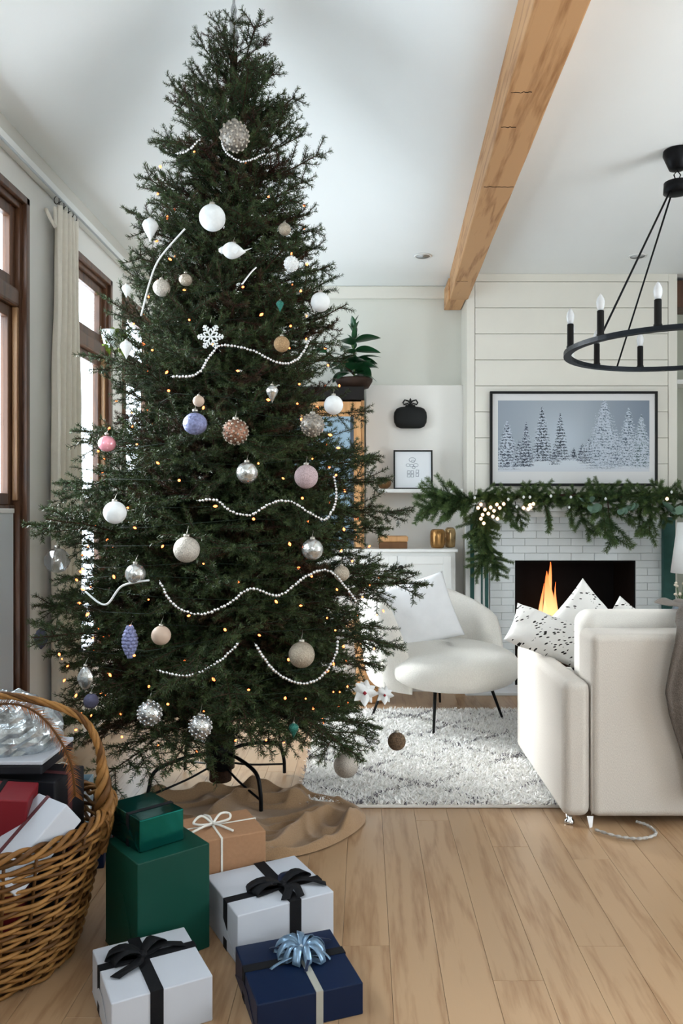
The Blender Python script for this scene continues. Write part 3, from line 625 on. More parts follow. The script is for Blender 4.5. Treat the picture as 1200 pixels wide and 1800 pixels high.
def orn(px, py, rp, kind, label, shape='ball', k=1.02, cat='bauble', Y=None):
    g = surf(px, py, k) if Y is None else P(px, py, Y); r = rp/F*g.y; m = OM.get(kind, clear)
    o = thing({'ball': 'bauble', 'drop': 'drop_ornament', 'disc': 'oval_ornament', 'bird': 'bird_ornament', 'flake': 'snowflake_ornament', 'flower': 'flower_ornament', 'bead': 'bauble', 'melon': 'bauble', 'cone': 'cone_ornament', 'house': 'lantern_ornament'}[shape], label, cat, g)
    top = r
    if shape in ('ball', 'bead', 'melon'):
        n = 14; pr = [(max(.0005, r*math.sin(PI*i/n)), -r*math.cos(PI*i/n)) for i in range(n+1)]
        v, f = lathe_data(pr, 24)
        if shape == 'melon':
            v = [(x*(1-.07*abs(math.cos(8*math.atan2(y, x)))), y*(1-.07*abs(math.cos(8*math.atan2(y, x)))), z*.88) for x, y, z in v]
        ob = pyd('ball', v, f, m, o, True)
        if shape == 'bead':
            mb = MB(); ns = 70
            for i in range(ns):
                zz = 1-2*(i+.5)/ns; rr = math.sqrt(1-zz*zz); a = i*ga; b = r*.11; c = (r*rr*math.cos(a), r*rr*math.sin(a), r*zz); mb.add(lathe_data([(b*.3, -b), (b, -.1*b), (b*.8, .6*b), (b*.1, b)], 6, c, False))
            p = mb.build('studs', silver if kind in ('white', 'silverm') else mat('stud_'+kind, '#a59c90', .3, .8), o); p['kind'] = 'stuff'
    elif shape == 'drop':
        lathe('body', [(.0008, -1.9*r), (.35*r, -1.2*r), (.85*r, -.3*r), (r, .15*r), (.8*r, .6*r), (.3*r, .95*r), (.12*r, 1.1*r)], m, o, 20)
    elif shape == 'cone':
        mb = MB()
        for q in range(9):
            z = -1.6*r+q*.36*r; rr = r*math.sin(PI*(.12+.8*q/9))
            for a in range(8):
                an = a*PI/4+q*.4; mb.add(lathe_data([(rr*.25, -.28*r), (rr*.35, 0), (.02*r, .25*r)], 5, (rr*.55*math.cos(an), rr*.55*math.sin(an), z), True))
        mb.build('scales', m, o)
    elif shape == 'disc':
        v, f = lathe_data([(.0008, -1.5*r), (.55*r, -1.0*r), (.95*r, -.25*r), (.95*r, .25*r), (.55*r, 1.0*r), (.08*r, 1.45*r)], 20); v = [(x, y*.5, z) for x, y, z in v]; pyd('body', v, f, m, o, True); top = 1.45*r
    elif shape == 'bird':
        n = 12; v, f = lathe_data([(max(.0005, .66*r*math.sin(PI*(i/n)**.8)), -r+2*r*i/n) for i in range(n+1)], 16); M = Matrix.Rotation(PI/2+.1, 3, 'Y'); v = [M@Vector(q) for q in v]; pyd('body', v, f, m, o, True)
        lathe('head', [(.001, -.3*r), (.26*r, -.12*r), (.28*r, .08*r), (.001, .3*r)], m, o, 14, (-.9*r, 0, .05*r)); pyd('tail', [(.7*r, .08*r, 0), (1.5*r, .15*r, .28*r), (1.55*r, -.15*r, .2*r), (.7*r, -.08*r, 0), (.8*r, 0, -.12*r)], [(0, 1, 2, 3), (0, 4, 1), (1, 4, 2), (2, 4, 3)], m, o)
        pyd('wing', [(-.4*r, -.42*r, .1*r), (.3*r, -.6*r, -.45*r), (.6*r, -.42*r, .15*r), (.1*r, -.35*r, .38*r), (.1*r, -.5*r, 0)], [(0, 1, 4), (1, 2, 4), (2, 3, 4), (3, 0, 4)], m, o); top = .5*r
    elif shape == 'flake':
        mb = MB()
        for q in range(6):
            a = q*PI/3; d = Vector((math.cos(a), 0, math.sin(a))); mb.add(tube_data([(0, 0, 0), d*r], .07*r, 5))
            for t in (.35, .6, .82):
                for s in (-1, 1):
                    e2 = Vector((math.cos(a+s*1), 0, math.sin(a+s*1))); mb.add(tube_data([d*r*t, d*r*t+e2*r*.34*(1.2-t)], .06*r, 5))
                    mb.add(lathe_data([(.01*r, -.08*r), (.09*r, 0), (.01*r, .08*r)], 6, d*r*t+e2*r*.34*(1.2-t)))
        mb.build('crystal_arms', m, o)
    elif shape == 'flower':
        for q in range(12):
            a = q*2.4; el = .2+.09*q; lf = leaf_mesh(r*1.1, r*.42, .4, .4); lf.materials.append(m) if not lf.materials else None
            p = bpy.data.objects.new('petal', lf); C.objects.link(p); p.parent = o; p.rotation_euler = (Matrix.Rotation(-PI/2, 3, 'X') @ Matrix.Rotation(a, 3, 'Z') @ Matrix.Rotation(el, 3, 'X')).to_euler()
        lathe('centre', [(.01*r, -.2*r), (.2*r, 0), (.01*r, .2*r)], mat('red_berry', '#8d2430', .4), o, 10, (0, -.12*r, 0)); top = .6*r
    if shape not in ('flake', 'flower'): lathe('cap', [(.22*r, 0), (.24*r, .05*r), (.22*r, .2*r), (.05*r, .24*r)], capm, o, 12, (0, 0, top*.97))
    tube('hook', [(0, 0, top*1.1), (.0, 0, top+.25*r), (.05*r, .01, top+.6*r), (.0, .03, top+.8*r)], .0007, capm, o, 5)
    return o
B = 'bauble'
for a in [
 (412, 240, 25, 'dark', 'studded pewter bauble highest on the tree near the top', 'bead'), (373, 383, 23, 'white', 'frosty white bauble on the upper tree, above the white bird'),
 (410, 441, 22, 'white', 'white bird shaped ornament on the upper tree', 'bird', 1.03, 'ornament'), (264, 398, 14, 'white', 'white lantern drop ornament at the upper left edge of the tree', 'drop', 1.0, 'ornament'),
 (284, 506, 15, 'pearl', 'small cream ball hanging left of the pale oval bauble'), (326, 492, 12, 'champ', 'flattened grey beige bauble on the upper left of the tree', 'melon'),
 (512, 464, 13, 'white', 'white knobbly pinecone ornament on the upper right of the tree', 'bead'), (563, 531, 17, 'white', 'white frosted bauble at the right edge below the top third'),
 (500, 403, 11, 'champ', 'small gold mesh bauble at the upper right edge of the tree'),
 (370, 592, 23, 'white', 'white crystal snowflake ornament in the middle of the tree', 'flake', 1.04, 'ornament'), (495, 605, 14, 'cork', 'small tan gold glitter bauble above the silver drop ornament'),
 (492, 535, 7, 'teal', 'thin pale green glass icicle high on the right side', 'drop', 1.03, 'ornament'), (478, 688, 11, 'silverm', 'long pointed silver drop ornament on the right of the tree', 'drop', 1.05, 'ornament'),
 (349, 705, 10, 'beige', 'small beige bauble above the periwinkle blue one'), (343, 745, 22, 'blue', 'periwinkle blue textured bauble in the tree middle', 'melon'), (414, 759, 22, 'copper', 'copper mesh bauble right of the blue bauble', 'bead'),
 (549, 747, 20, 'dark', 'dark beaded bauble at the right edge beside the oak cabinet', 'bead'), (586, 712, 17, 'white', 'white glass bauble at the right edge below the plant'), (434, 831, 19, 'silverm', 'silver swirled mercury bauble in the tree centre'),
 (538, 838, 21, 'pink', 'dusty pink glitter bauble on the right of the tree'), (202, 901, 20, 'white', 'plain matt white bauble on the left of the tree'), (328, 966, 23, 'pearl', 'pearl grey glitter bauble on the tree centre left'),
 (549, 966, 19, 'silverm', 'silver crackled bauble on the right of the tree below the pink one'), (238, 1009, 18, 'silverm', 'silver mesh bauble on the left beside the thin white rope'), (188, 780, 16, 'rose', 'pink and white swirled glass bauble at the left edge by the window', 'melon'),
 (600, 1008, 14, 'champ', 'small pale bauble at the right end of the long bead garland'), (283, 1117, 17, 'beige', 'matt beige bauble on the lower left of the tree'), (228, 1125, 17, 'blue', 'blue silver pinecone ornament left of the matt beige bauble', 'cone', 1.05, 'ornament'),
 (530, 1151, 23, 'champ', 'champagne glitter bauble above the curve of the lowest bead garland'), (263, 1254, 21, 'silverm', 'sparkling silver disco bauble at the lower left', 'bead'), (352, 1277, 20, 'silverm', 'dark silver studded bauble low on the tree above the trunk', 'bead'),
 (516, 1280, 9, 'teal', 'teal glass leaf shaped drop low on the tree', 'drop', 1.05, 'ornament'), (608, 1345, 22, 'pearl', 'large pearl bauble hanging lowest on the right above the rug'), (697, 1303, 16, 'brownk', 'brown twine ball at the lower right branch tip over the rug'),
 (641, 1218, 20, 'white', 'white fabric flower ornament on the lower right branches', 'flower', 1.04, 'ornament'), (676, 1222, 14, 'white', 'small white blossom ornament right of the larger fabric flower', 'flower', 1.0, 'ornament'),
 (150, 1192, 15, 'silverm', 'silver leaf shaped ornament at the lower left of the tree', 'disc', 1.05, 'ornament'), (160, 1232, 13, 'grey', 'dark glossy bauble at the lower left under the silver leaf'),
 (222, 508, 8, 'white', 'slim white glass icicle at the left edge near the upper window', 'drop', 1.2, 'ornament'), (222, 610, 11, 'white', 'white ceramic bell ornament at the left edge by the second window', 'drop', 1.12, 'ornament')]:
    orn(*a)
orn(72, 1122, 13, 'grey', 'grey purple oval ornament hanging at the far left branch tip', 'disc', cat='ornament', Y=3.3)
orn(100, 985, 22, 'clear', 'clear glass bauble hanging at the left edge before the curtain', Y=3.25)
# hanging planter ornament
hp = thing('hanging_planter', 'small white planter with trailing yellow green leaves hung at the left edge of the tree', 'planter', P(196, 590, 3.35))
lathe('pot', [(.015, -.05), (.032, -.035), (.04, 0), (.042, .02), (.036, .02), (.034, .0)], mat('white_ceramic', '#e4e7e7', .3), hp, 18)
lf = leaf_mesh(.028, .009, .3, .6); lf.materials.append(mat('spring_leaf', '#7d8f3a', .5, objrand=.4, var=.1))
for i in range(60):
    p = bpy.data.objects.new('leaf', lf); C.objects.link(p); p.parent = hp; a = random.random()*6.28; p.location = (.036*math.cos(a)+random.uniform(0, .04), .03*math.sin(a), random.uniform(-.06, .03)); p.rotation_euler = (random.uniform(-1, .3), random.uniform(-.5, .5), a)
tube('cord', [(0, 0, .02), (0, 0, .12)], .001, capm, hp, 5)
# bead garlands
def garland(name, pts, label, r=.0055, m=silver, rope=False):
    s3 = [surf(a, b, 1.04) for a, b in pts]; pl = spline(s3, 14); o0 = s3[0]
    if rope:
        o = tube(name, pl, .0034, m, None, 6); return tag(o, label, 'garland')
    # resample evenly
    mb = MB(); acc = 0; step = r*2.0; last = pl[0]; mb2 = []
    for a, b in zip(pl[:-1], pl[1:]):
        d = (b-a).length; n = 0
        while acc+d*1 >= step if False else False: pass
        t = step-acc
        while t <= d:
            c = a+(b-a)*(t/d); c = c+Vector((random.gauss(0, .0008), random.gauss(0, .001), random.gauss(0, .0008)))
            rr = r*random.uniform(.8, 1.1); mb.add(lathe_data([(rr*.3, -rr), (rr*.9, -.4*rr), (rr*.9, .4*rr), (rr*.3, rr)], 6, c)); t += step
        acc = d-(t-step)
    root = thing(name, label, 'garland', o0)
    for i in range(len(mb.v)): mb.v[i] = tuple(Vector(mb.v[i])-o0)
    b_ = mb.build('beads', m, root); b_['kind'] = 'stuff'; tube('thread', [p-o0 for p in pl], .0008, m, root, 4)
garland('bead_garland', [(308, 270), (330, 265), (352, 243)], 'short silver bead strand left of the top bauble')
garland('bead_garland', [(388, 240), (398, 268), (428, 284), (465, 270)], 'silver bead strand curving under the top studded bauble', .0045)
garland('bead_garland', [(300, 662), (345, 658), (372, 622), (392, 607), (440, 615), (492, 638), (524, 630), (548, 590)], 'silver bead strand swagged beside the white snowflake')
garland('bead_garland', [(345, 880), (380, 880), (405, 898), (440, 905), (478, 884), (512, 882), (550, 905), (573, 912), (590, 880), (587, 838)], 'wavy silver bead strand across the tree below the pink bauble')
garland('bead_garland', [(280, 1020), (305, 1062), (350, 1080), (400, 1062), (440, 1035), (490, 1046), (540, 1012), (577, 1003), (610, 1035), (628, 1060)], 'long silver bead strand across the tree below the pearl bauble')
garland('bead_garland', [(275, 1178), (330, 1188), (380, 1166), (420, 1130)], 'lowest silver bead strand on the left side')
garland('bead_garland', [(447, 1130), (478, 1175), (520, 1200), (560, 1193), (588, 1155), (593, 1125)], 'silver bead strand looping round the champagne bauble', .006)
garland('rope_garland', [(150, 1040), (185, 1063), (215, 1030), (262, 1020)], 'thin white rope swag at the left near the silver mesh bauble', m=mat('white_rope', '#d5d8d8', .7), rope=True)
garland('rope_garland', [(248, 555), (262, 500), (280, 455), (325, 402)], 'thin white rope climbing to the upper frosty white bauble', m=MATS['white_rope'], rope=True)
garland('rope_garland', [(425, 500), (440, 480), (450, 470)], 'short silver rope loop on the upper tree below the bird', m=silver, rope=True)
# fairy lights
sl = thing('string_lights', 'warm white fairy lights threaded through the christmas tree', 'string lights', (TX0, TY0, .3)); wp_ = []
bulbm = mat('warm_bulb', (1, .19, .05), .4, emit=4.5)
bme = bpy.data.meshes.new('bulb'); v, f = lathe_data([(.0012, -.005), (.0036, -.001), (.0034, .003), (.0008, .007)], 6); bme.from_pydata([tuple(q) for q in v], [], f); bme.materials.append(bulbm)
NBU = 290
for i in range(NBU):
    t = (i+.5)/NBU; z = .33+2.7*(1-math.sqrt(1-t*.97)) ; a = -PI/2+i*.61; R = TR(z)*(.60+.26*random.random()+(.12 if math.sin(a) < -.7 else 0)); ax, ay = axis(z); z2 = z+random.gauss(0, .02)
    p = Vector((ax+R*math.cos(a), ay+R*math.sin(a), z2)); wp_.append(p-sl.location)
    if p.y < ay+.25:
        o = bpy.data.objects.new('bulb', bme); C.objects.link(o); o.parent = sl; o.location = p-sl.location; o.rotation_euler = (random.random()*3, random.random()*3, 0); s = random.uniform(.8, 1.35); o.scale = (s, s, s)
tube('wire', spline([Vector((q.x*.9, q.y*.9+.0, q.z)) for q in wp_], 2), .0012, mat('green_wire', '#16241a', .6), sl, 3)
# ---------------------------------------------------------------- mantel garland
mg = thing('fir_garland', 'green fir garland draped over the mantel shelf and hanging down its left end', 'garland', (1.45, 5.3, 1.28))
SP = [branch_mesh('sprig', L_, 1.2, 300+i, 2.6, .2, .024, sub=False, light=2.3, lat=.75, sp=.08) for i, L_ in enumerate((.16, .2, .24, .22, .28, .3))]
O_ = mg.location
def sprig(p, d, s=1, k=None):
    me = SP[k] if k is not None else random.choice(SP); o = bpy.data.objects.new('sprig', me); C.objects.link(o); o.parent = mg
    d = Vector(d).normalized(); q = d.to_track_quat('X', 'Z'); M = Matrix.Translation(Vector(p)-O_) @ q.to_matrix().to_4x4() @ Matrix.Rotation(random.uniform(-.4, .4)+(PI/2 if abs(d.y) < .4 and random.random() < .8 else 0), 4, 'X') @ Matrix.Scale(s, 4); o.matrix_local = M
for i in range(84):
    x = .76+(2.25-.76)*i/63; a = random.choice((-1, 1))
    sprig((x, 5.26+random.uniform(-.05, .08), 1.295+random.uniform(-.01, .03)), (a, random.uniform(-.9, .2), random.uniform(-.15, .28)), random.uniform(.55, .85))
for i in range(12):
    x = .82+1.4*i/11; sprig((x, 5.23, 1.27), (random.uniform(-.6, .6), -.35, random.uniform(-.5, -.1)), .5)
for px, ln, ang in ((888, 70, -.1), (955, 100, .35), (905, 65, .1), (1005, 88, -.25), (1015, 80, .15), (1060, 98, -.35), (1068, 98, .05), (1092, 75, .5), (1130, 70, -.4), (1148, 90, -.35), (1160, 60, .4)):
    p = P(px, 862, 5.2); sprig((p.x, 5.2, 1.27), (ang, -.25, -1), ln/F*5.15/.31, random.choice((0, 1, 2)))
for i in range(24):
    t = i/23; sprig(((838+22*t-CX)/F*5.22, 5.22, 1.27-.34*t), (random.uniform(-.7, .5), -.2, -1), .66)
for i in range(10): sprig((.74-.015*i, 5.2, 1.29), (-1, random.uniform(-.5, 0), random.uniform(-.5, .15)), 1.0)
for px, dx in ((925, -.5), (985, -.35), (1010, -.15), (1045, .4), (1132, -.2)): p = P(px, 870, 5.3); sprig((p.x, 5.3, 1.30), (dx, -.1, 1), .5, 0)
tube('vine', spline([(.8-O_.x, -.04, .0), (1.1-O_.x, -.05, .03), (1.5-O_.x, -.06, .02), (1.9-O_.x, -.04, .03), (2.25-O_.x, -.04, .02)], 8), .012, bark, mg, 8)
euc = mat('eucalyptus', '#6f8a78', .6, objrand=.15, var=.1); el = leaf_mesh(.06, .03, .1, .1); el.materials.append(euc)
for px, py, s in ((1028, 884, .9), (1038, 902, 1.3), (1100, 898, 1.1), (1088, 905, .9), (1175, 900, 1.5), (1185, 905, 1.2)):
    for q in range(3):
        o = bpy.data.objects.new('round_leaf', el); C.objects.link(o); o.parent = mg; o.location = P(px+q*6, py, 5.12)-O_; o.rotation_euler = (.9+random.uniform(-.3, .3), random.uniform(-.4, .4), random.uniform(-1.6, 1.6)); o.scale = (s,)*3
gl = thing('garland_lights', 'warm fairy lights and small white balls tucked in the mantel garland', 'string lights', (1.1, 5.18, 1.25))
big = bpy.data.meshes.new('bulb'); v, f = lathe_data([(.002, -.011), (.009, -.004), (.009, .005), (.002, .012)], 8); big.from_pydata([tuple(q) for q in v], [], f); big.materials.append(mat('soft_bulb', (1, .55, .3), .4, emit=2.2))
wb = bpy.data.meshes.new('white_ball'); wb.from_pydata([tuple(q) for q in v], [], f); wb.materials.append(OM['white'])
for i, (px, py) in enumerate([(845, 887), (852, 896), (858, 903), (862, 892), (868, 898), (874, 912), (850, 920), (866, 908), (840, 893), (885, 886), (878, 893), (920, 893), (931, 888), (937, 886), (928, 895), (1172, 877), (873, 887), (848, 905), (932, 862+30), (845, 912)]):
    o = bpy.data.objects.new('bulb', big); C.objects.link(o); o.parent = gl; o.location = P(px, py, 5.08)-gl.location; o.scale = (1.15, 1, 1)
for i, (px, py) in enumerate([(834, 875), (893, 878), (908, 891), (1000, 892), (1003, 874), (1064, 877), (1180, 865), (968, 872), (920, 874), (931, 874)]):
    o = bpy.data.objects.new('white_ball', wb); C.objects.link(o); o.parent = gl; o.location = P(px, py, 5.07)-gl.location; o.scale = (.9,)*3
tube('wire', spline([P(a, b, 5.1)-gl.location for a, b in ((835, 880), (858, 900), (885, 888), (930, 890), (1000, 888), (1064, 880), (1180, 870))], 6), .0012, MATS['green_wire'], gl, 4)
# ---------------------------------------------------------------- rug
rx0, rx1, ry0, ry1 = -.27, 2.75, 3.225, 4.78
rg = box('rug', rx0, rx1, ry0, ry1, 0.001, .014, mat('rug_base', '#d5d1ca', .95), None, .004); tag(rg, 'shaggy white rug with thin dark diamond lines on the oak floor', 'rug')
NT = 85000; x = rng.uniform(rx0, rx1, NT); y = rng.uniform(ry0, ry1, NT)
s1 = .30; wob = .025*np.sin(x*13)+.02*np.sin(y*17+x*5)
d1 = np.abs(((x+1.25*y+wob)/(s1*1.6)) % 1-.5)*s1*1.6; d2 = np.abs(((x-1.25*y+wob)/(s1*1.6)) % 1-.5)*s1*1.6
lin_ = (np.minimum(d1, d2) < .014) & (rng.random(NT) < .75*(.65+.35*np.sin(x*7+y*4)))
edge = ((x-rx0 < .02) | (y-ry0 < .015)) & (rng.random(NT) < .25)
h = rng.uniform(.008, .018, NT); lx = rng.normal(0, .013, NT); ly = rng.normal(0, .013, NT); an = rng.uniform(0, PI, NT); hw = .0032
p0 = np.stack([x, y, np.full(NT, .012)], 1); wv = np.stack([np.cos(an), np.sin(an), np.zeros(NT)], 1)*hw
V = np.stack([p0-wv, p0+wv, p0+np.stack([lx, ly, h], 1)+wv*.6, p0+np.stack([lx, ly, h], 1)-wv*.6], 1).reshape(-1, 3)
c = np.where((lin_ | edge)[:, None], np.array([.16, .15, .17]), np.array([.90, .89, .87])*rng.uniform(.93, 1.04, (NT, 1)))
me = bpy.data.meshes.new('pile'); me.vertices.add(len(V)); me.vertices.foreach_set('co', V.astype(np.float32).ravel()); me.loops.add(NT*4); me.loops.foreach_set('vertex_index', np.arange(NT*4, dtype=np.int32)); me.polygons.add(NT); me.polygons.foreach_set('loop_start', np.arange(NT, dtype=np.int32)*4); me.update(calc_edges=True)
setcol(me, np.repeat(np.concatenate([c, np.ones((NT, 1))], 1), 4, 0)); o = link('pile', me, vcol('rug_pile', .95, spec=.1), rg); o['kind'] = 'stuff'
# ---------------------------------------------------------------- armchair
ac = thing('armchair', 'cream boucle barrel armchair on thin black legs before the fireplace', 'armchair', (.42, 4.60, .014), math.radians(38))
def shell(name, par):
    v = []; f = []; NA, NS = 60, 20
    for i in range(NA+1):
        t = i/NA; a = math.radians(-114+239*t); e_ = min(1, math.sin(PI*t)*3.2)**.5 if 0 < t < 1 else .02
        top = (.60+.17*(.5+.5*math.cos(a))) if a < 0 else (.42+.35*(.5+.5*math.cos(a*1.1))**.7); top = .28+(top-.28)*max(e_, .25); bot = .20
        thk = .068*max(e_, .12); lean = .05
        for k in range(NS):
            b = 2*PI*k/NS; cz_ = (top+bot)/2; hz = (top-bot)/2; sx = math.copysign(abs(math.cos(b))**.8, math.cos(b)); sz = math.copysign(abs(math.sin(b))**.55, math.sin(b))
            z = cz_+hz*sz; R = .345+lean*((z-.2)/.5)+thk*sx
            v.append((R*math.sin(a), R*math.cos(a), z))
    for i in range(NA):
        for k in range(NS): p = i*NS+k; q = i*NS+(k+1) % NS; f.append((p, q, q+NS, p+NS))
    f.append(tuple(range(NS-1, -1, -1))); f.append(tuple(range(NA*NS, (NA+1)*NS))); return pyd(name, v, f, cream, par, True)
shell('backrest', ac)
v = []; f = []; NA, NS = 48, 20
for j in range(NS+1):
    ph = PI*j/NS-PI/2
    for i in range(NA):
        a = 2*PI*i/NA; cr_ = abs(math.cos(ph))**.55; rr = .395*cr_; fx = 1+.0*math.cos(a); yy = rr*math.sin(a)*1.02-.075; xx = rr*math.cos(a)*1.0
        v.append((xx, yy-.02, .325+.112*math.copysign(abs(math.sin(ph))**.8, math.sin(ph))+.012*math.sin(a)))
for j in range(NS):
    for i in range(NA): f.append((j*NA+i, j*NA+(i+1) % NA, (j+1)*NA+(i+1) % NA, (j+1)*NA+i))
pyd('seat', v, f, cream, ac, True)
for sx, sy in ((-1, -1), (1, -1), (1, 1), (-1, 1)): tube('leg', [(sx*.20, sy*.2, .25), (sx*.27, sy*.26, .0)], [.011, .007], blackp, ac, 10)
tube('frame_bar', [(-.2, -.22, .235), (.2, -.22, .235), (.2, .17, .235), (-.2, .17, .235)], .008, blackp, ac, 6, True)
def pillow(name, w_, h_, t_, m, label, loc, rot, seed=0, wr=.012):
    n = 26; v = []; f = []; cols = []
    for side in (1, -1):
        for j in range(n+1):
            for i in range(n+1):
                u = 2*i/n-1; q = 2*j/n-1; pin = 1-.06*(1-abs(u)**2)*(abs(q)**3)-.0; pin2 = 1-.06*(1-abs(q)**2)*(abs(u)**3)
                th = t_*max(0, (1-abs(u)**2.6)*(1-abs(q)**2.6))**.55; nn = noise.noise(Vector((u*2.2+seed, q*2.2, side*.3)))
                v.append((u*w_/2*pin2, side*(th/2+wr*nn*min(1, th/t_*2)), q*h_/2*pin))
    N1 = (n+1)**2
    for j in range(n):
        for i in range(n): a = j*(n+1)+i; f.append((a, a+1, a+n+2, a+n+1)); f.append((N1+a+n+1, N1+a+n+2, N1+a+1, N1+a))
    bm = bmesh.new(); vs_ = [bm.verts.new(q) for q in v]; [bm.faces.new([vs_[i] for i in q]) for q in f]; bmesh.ops.remove_doubles(bm, verts=bm.verts, dist=.0004)
    o = bobj(name, bm, m, None, True); o.location = loc; o.rotation_euler = rot; tag(o, label, 'cushion'); return o
pillow('cushion', .42, .40, .15, white, 'plain white cushion leaning in the cream armchair', (.33, 4.66, .615), (math.radians(-20), math.radians(-14), math.radians(14)), 3)
# wooden stool behind the chair
ws = thing('side_stool', 'round tapering pale wood stool half hidden left of the armchair', 'stool', (.03, 5.08, .0))
lathe('body', [(.10, 0), (.11, .02), (.08, .2), (.10, .42), (.14, .46)], oakv, ws, 28); lathe('seat', [(.14, .46), (.15, .465), (.15, .49), (.14, .5)], oakv, ws, 28)
# ---------------------------------------------------------------- sofa (its back to us)
sf = thing('sofa', 'pale beige linen sofa seen from behind on the white rug', 'sofa', (.755, 3.03, .0))
def sbox(name, a, m=linen, bev=.03, seg=4, sub=0):
    o = box(name, *a, m, sf, bev, seg, True); w_ = o.modifiers.new('n', 'WEIGHTED_NORMAL'); w_.weight = 100; return o
sbox('arm', (0, .108, .0, .93, .035, .555), bev=.035)
sbox('arm', (2.06, 2.17, .0, .93, .035, .555), bev=.035)
sbox('back', (.11, 2.058, .0, .20, .035, .735), bev=.03)
sbox('base', (.11, 2.055, .20, .90, .05, .30), bev=.02)
for k in range(2): sbox('seat_cushion', (.115+k*.975, 1.085+k*.97, .24, .92, .29, .44), linenl, .04)
for k in range(2): sbox('back_cushion', (.135+k*.95, 1.08+k*.945, .205, .40, .44, .79), linenl, .06, 6)
for x, y in ((.035, .04), (.035, .86), (2.13, .04), (2.13, .86)): lathe('foot', [(.016, 0), (.02, .004), (.018, .014), (.01, .02), (.014, .036)], chrome, sf, 16, (x, y, 0))
tube('piping', [(.109, -.001, .05), (.109, -.001, .54)], .0022, mat('piping', '#b9b2a8', .9), sf, 6)
tg = pyd('care_tag', [(.09, -.004, .045), (.115, -.004, .045), (.11, -.006, .003), (.1, -.006, .0)], [(0, 1, 2, 3)], white, sf); tg.modifiers.new('t', 'SOLIDIFY').thickness = .001
# dashed cushions
def dashmat(name):
    m = mat(name, '#dcdad6', .95, bump=.5, bscale=60); N = m.node_tree.nodes; L = m.node_tree.links; b = N['Principled BSDF']
    tc = N.new('ShaderNodeTexCoord'); mp = N.new('ShaderNodeMapping'); mp.inputs['Rotation'].default_value = (0, .7, 0); L.new(tc.outputs['Object'], mp.inputs[0])
    br = N.new('ShaderNodeTexVoronoi'); br.inputs['Scale'].default_value = 60; mp2 = N.new('ShaderNodeMapping'); mp2.inputs['Scale'].default_value = (.6, .01, 1.5); L.new(mp.outputs[0], mp2.inputs[0]); L.new(mp2.outputs[0], br.inputs[0])
    nz = N.new('ShaderNodeTexNoise'); nz.inputs['Scale'].default_value = 6; L.new(mp.outputs[0], nz.inputs[0])
    lt = N.new('ShaderNodeMath'); lt.operation = 'LESS_THAN'; lt.inputs[1].default_value = .3; L.new(br.outputs['Distance'], lt.inputs[0])
    g2 = N.new('ShaderNodeMath'); g2.operation = 'GREATER_THAN'; g2.inputs[1].default_value = .43; L.new(nz.outputs[0], g2.inputs[0])
    mu = N.new('ShaderNodeMath'); mu.operation = 'MULTIPLY'; L.new(lt.outputs[0], mu.inputs[0]); L.new(g2.outputs[0], mu.inputs[1])
    mx_ = N.new('ShaderNodeMix'); mx_.data_type = 'RGBA'; mx_.inputs[6].default_value = srgb('#dedcd8'); mx_.inputs[7].default_value = srgb('#24211f'); L.new(mu.outputs[0], mx_.inputs[0]); L.new(mx_.outputs[2], b.inputs['Base Color']); return m
dm = dashmat('dashed_cotton')
pillow('cushion', .40, .22, .10, dm, 'white cushion with black dashes slumped against the sofa left arm', (.855, 3.62, .630), (math.radians(-42), math.radians(20), math.radians(-14)), 1)
pillow('cushion', .36, .36, .12, dm, 'black dashed white cushion standing on its corner with its point highest', (1.035, 3.74, .635), (math.radians(-12), math.radians(47), math.radians(8)), 5)
pillow('cushion', .32, .32, .12, dm, 'dashed white cushion peeping lowest above the sofa back', (1.24, 3.72, .585), (math.radians(-16), math.radians(36), math.radians(-10)), 9)
# throw blanket over sofa back
v = []; f = []; nu, nv = 30, 40
for j in range(nv+1):
    t = j/nv
    for i in range(nu+1):
        u = i/nu; wdt = .42-.05*t
        fold = .014*math.sin(u*PI*2*3.2+t*3)+.008*noise.noise(Vector((u*4, t*6, 0)))
        s = t*1.0
        if s < .30: y = .42-s*1.0; z = .800+.006
        else:
            q = (s-.30); y = .12-.16*min(1, q/.12)+0; z = .800-.06*min(1, q/.12)-max(0, q-.12)*1.05
            y = .12-.155*sm(0, .12, q); y = min(y, .12); 
        x = .415+.085*(1-sm(.25, .42, t))+.05*max(0, 1-abs(t-.62)*4)*(-1)*(1-u)+.13*max(0, t-.7)*(1-u)+u*wdt
        v.append((x, y-.012+(-abs(fold) if t > .35 else 0), z+(abs(fold) if t < .35 else 0)))
for j in range(nv):
    for i in range(nu): a = j*(nu+1)+i; f.append((a, a+nu+1, a+nu+2, a+1))
tb = pyd('throw_blanket', v, f, throwm, None, True); tb.location = (.755, 3.03, 0); tb.modifiers.new('t', 'SOLIDIFY').thickness = -.008; tag(tb, 'dark grey brown knitted throw draped over the sofa back', 'blanket')
# fluffy cord under sofa
cp = spline([G(1045, 1458, .012), G(1085, 1470, .012), G(1125, 1474, .012), G(1152, 1466, .012), G(1140, 1452, .012), G(1118, 1444, .012)], 10)
cdd = tube('power_cord', cp, [.003+.004*abs(math.sin(i*2.1)) for i in range(len(cp))], mat('pale_cord', '#a8a49e', .9, var=.3, scale=90), None, 6); tag(cdd, 'pale fuzzy cord lying on the floor under the sofa', 'cord')
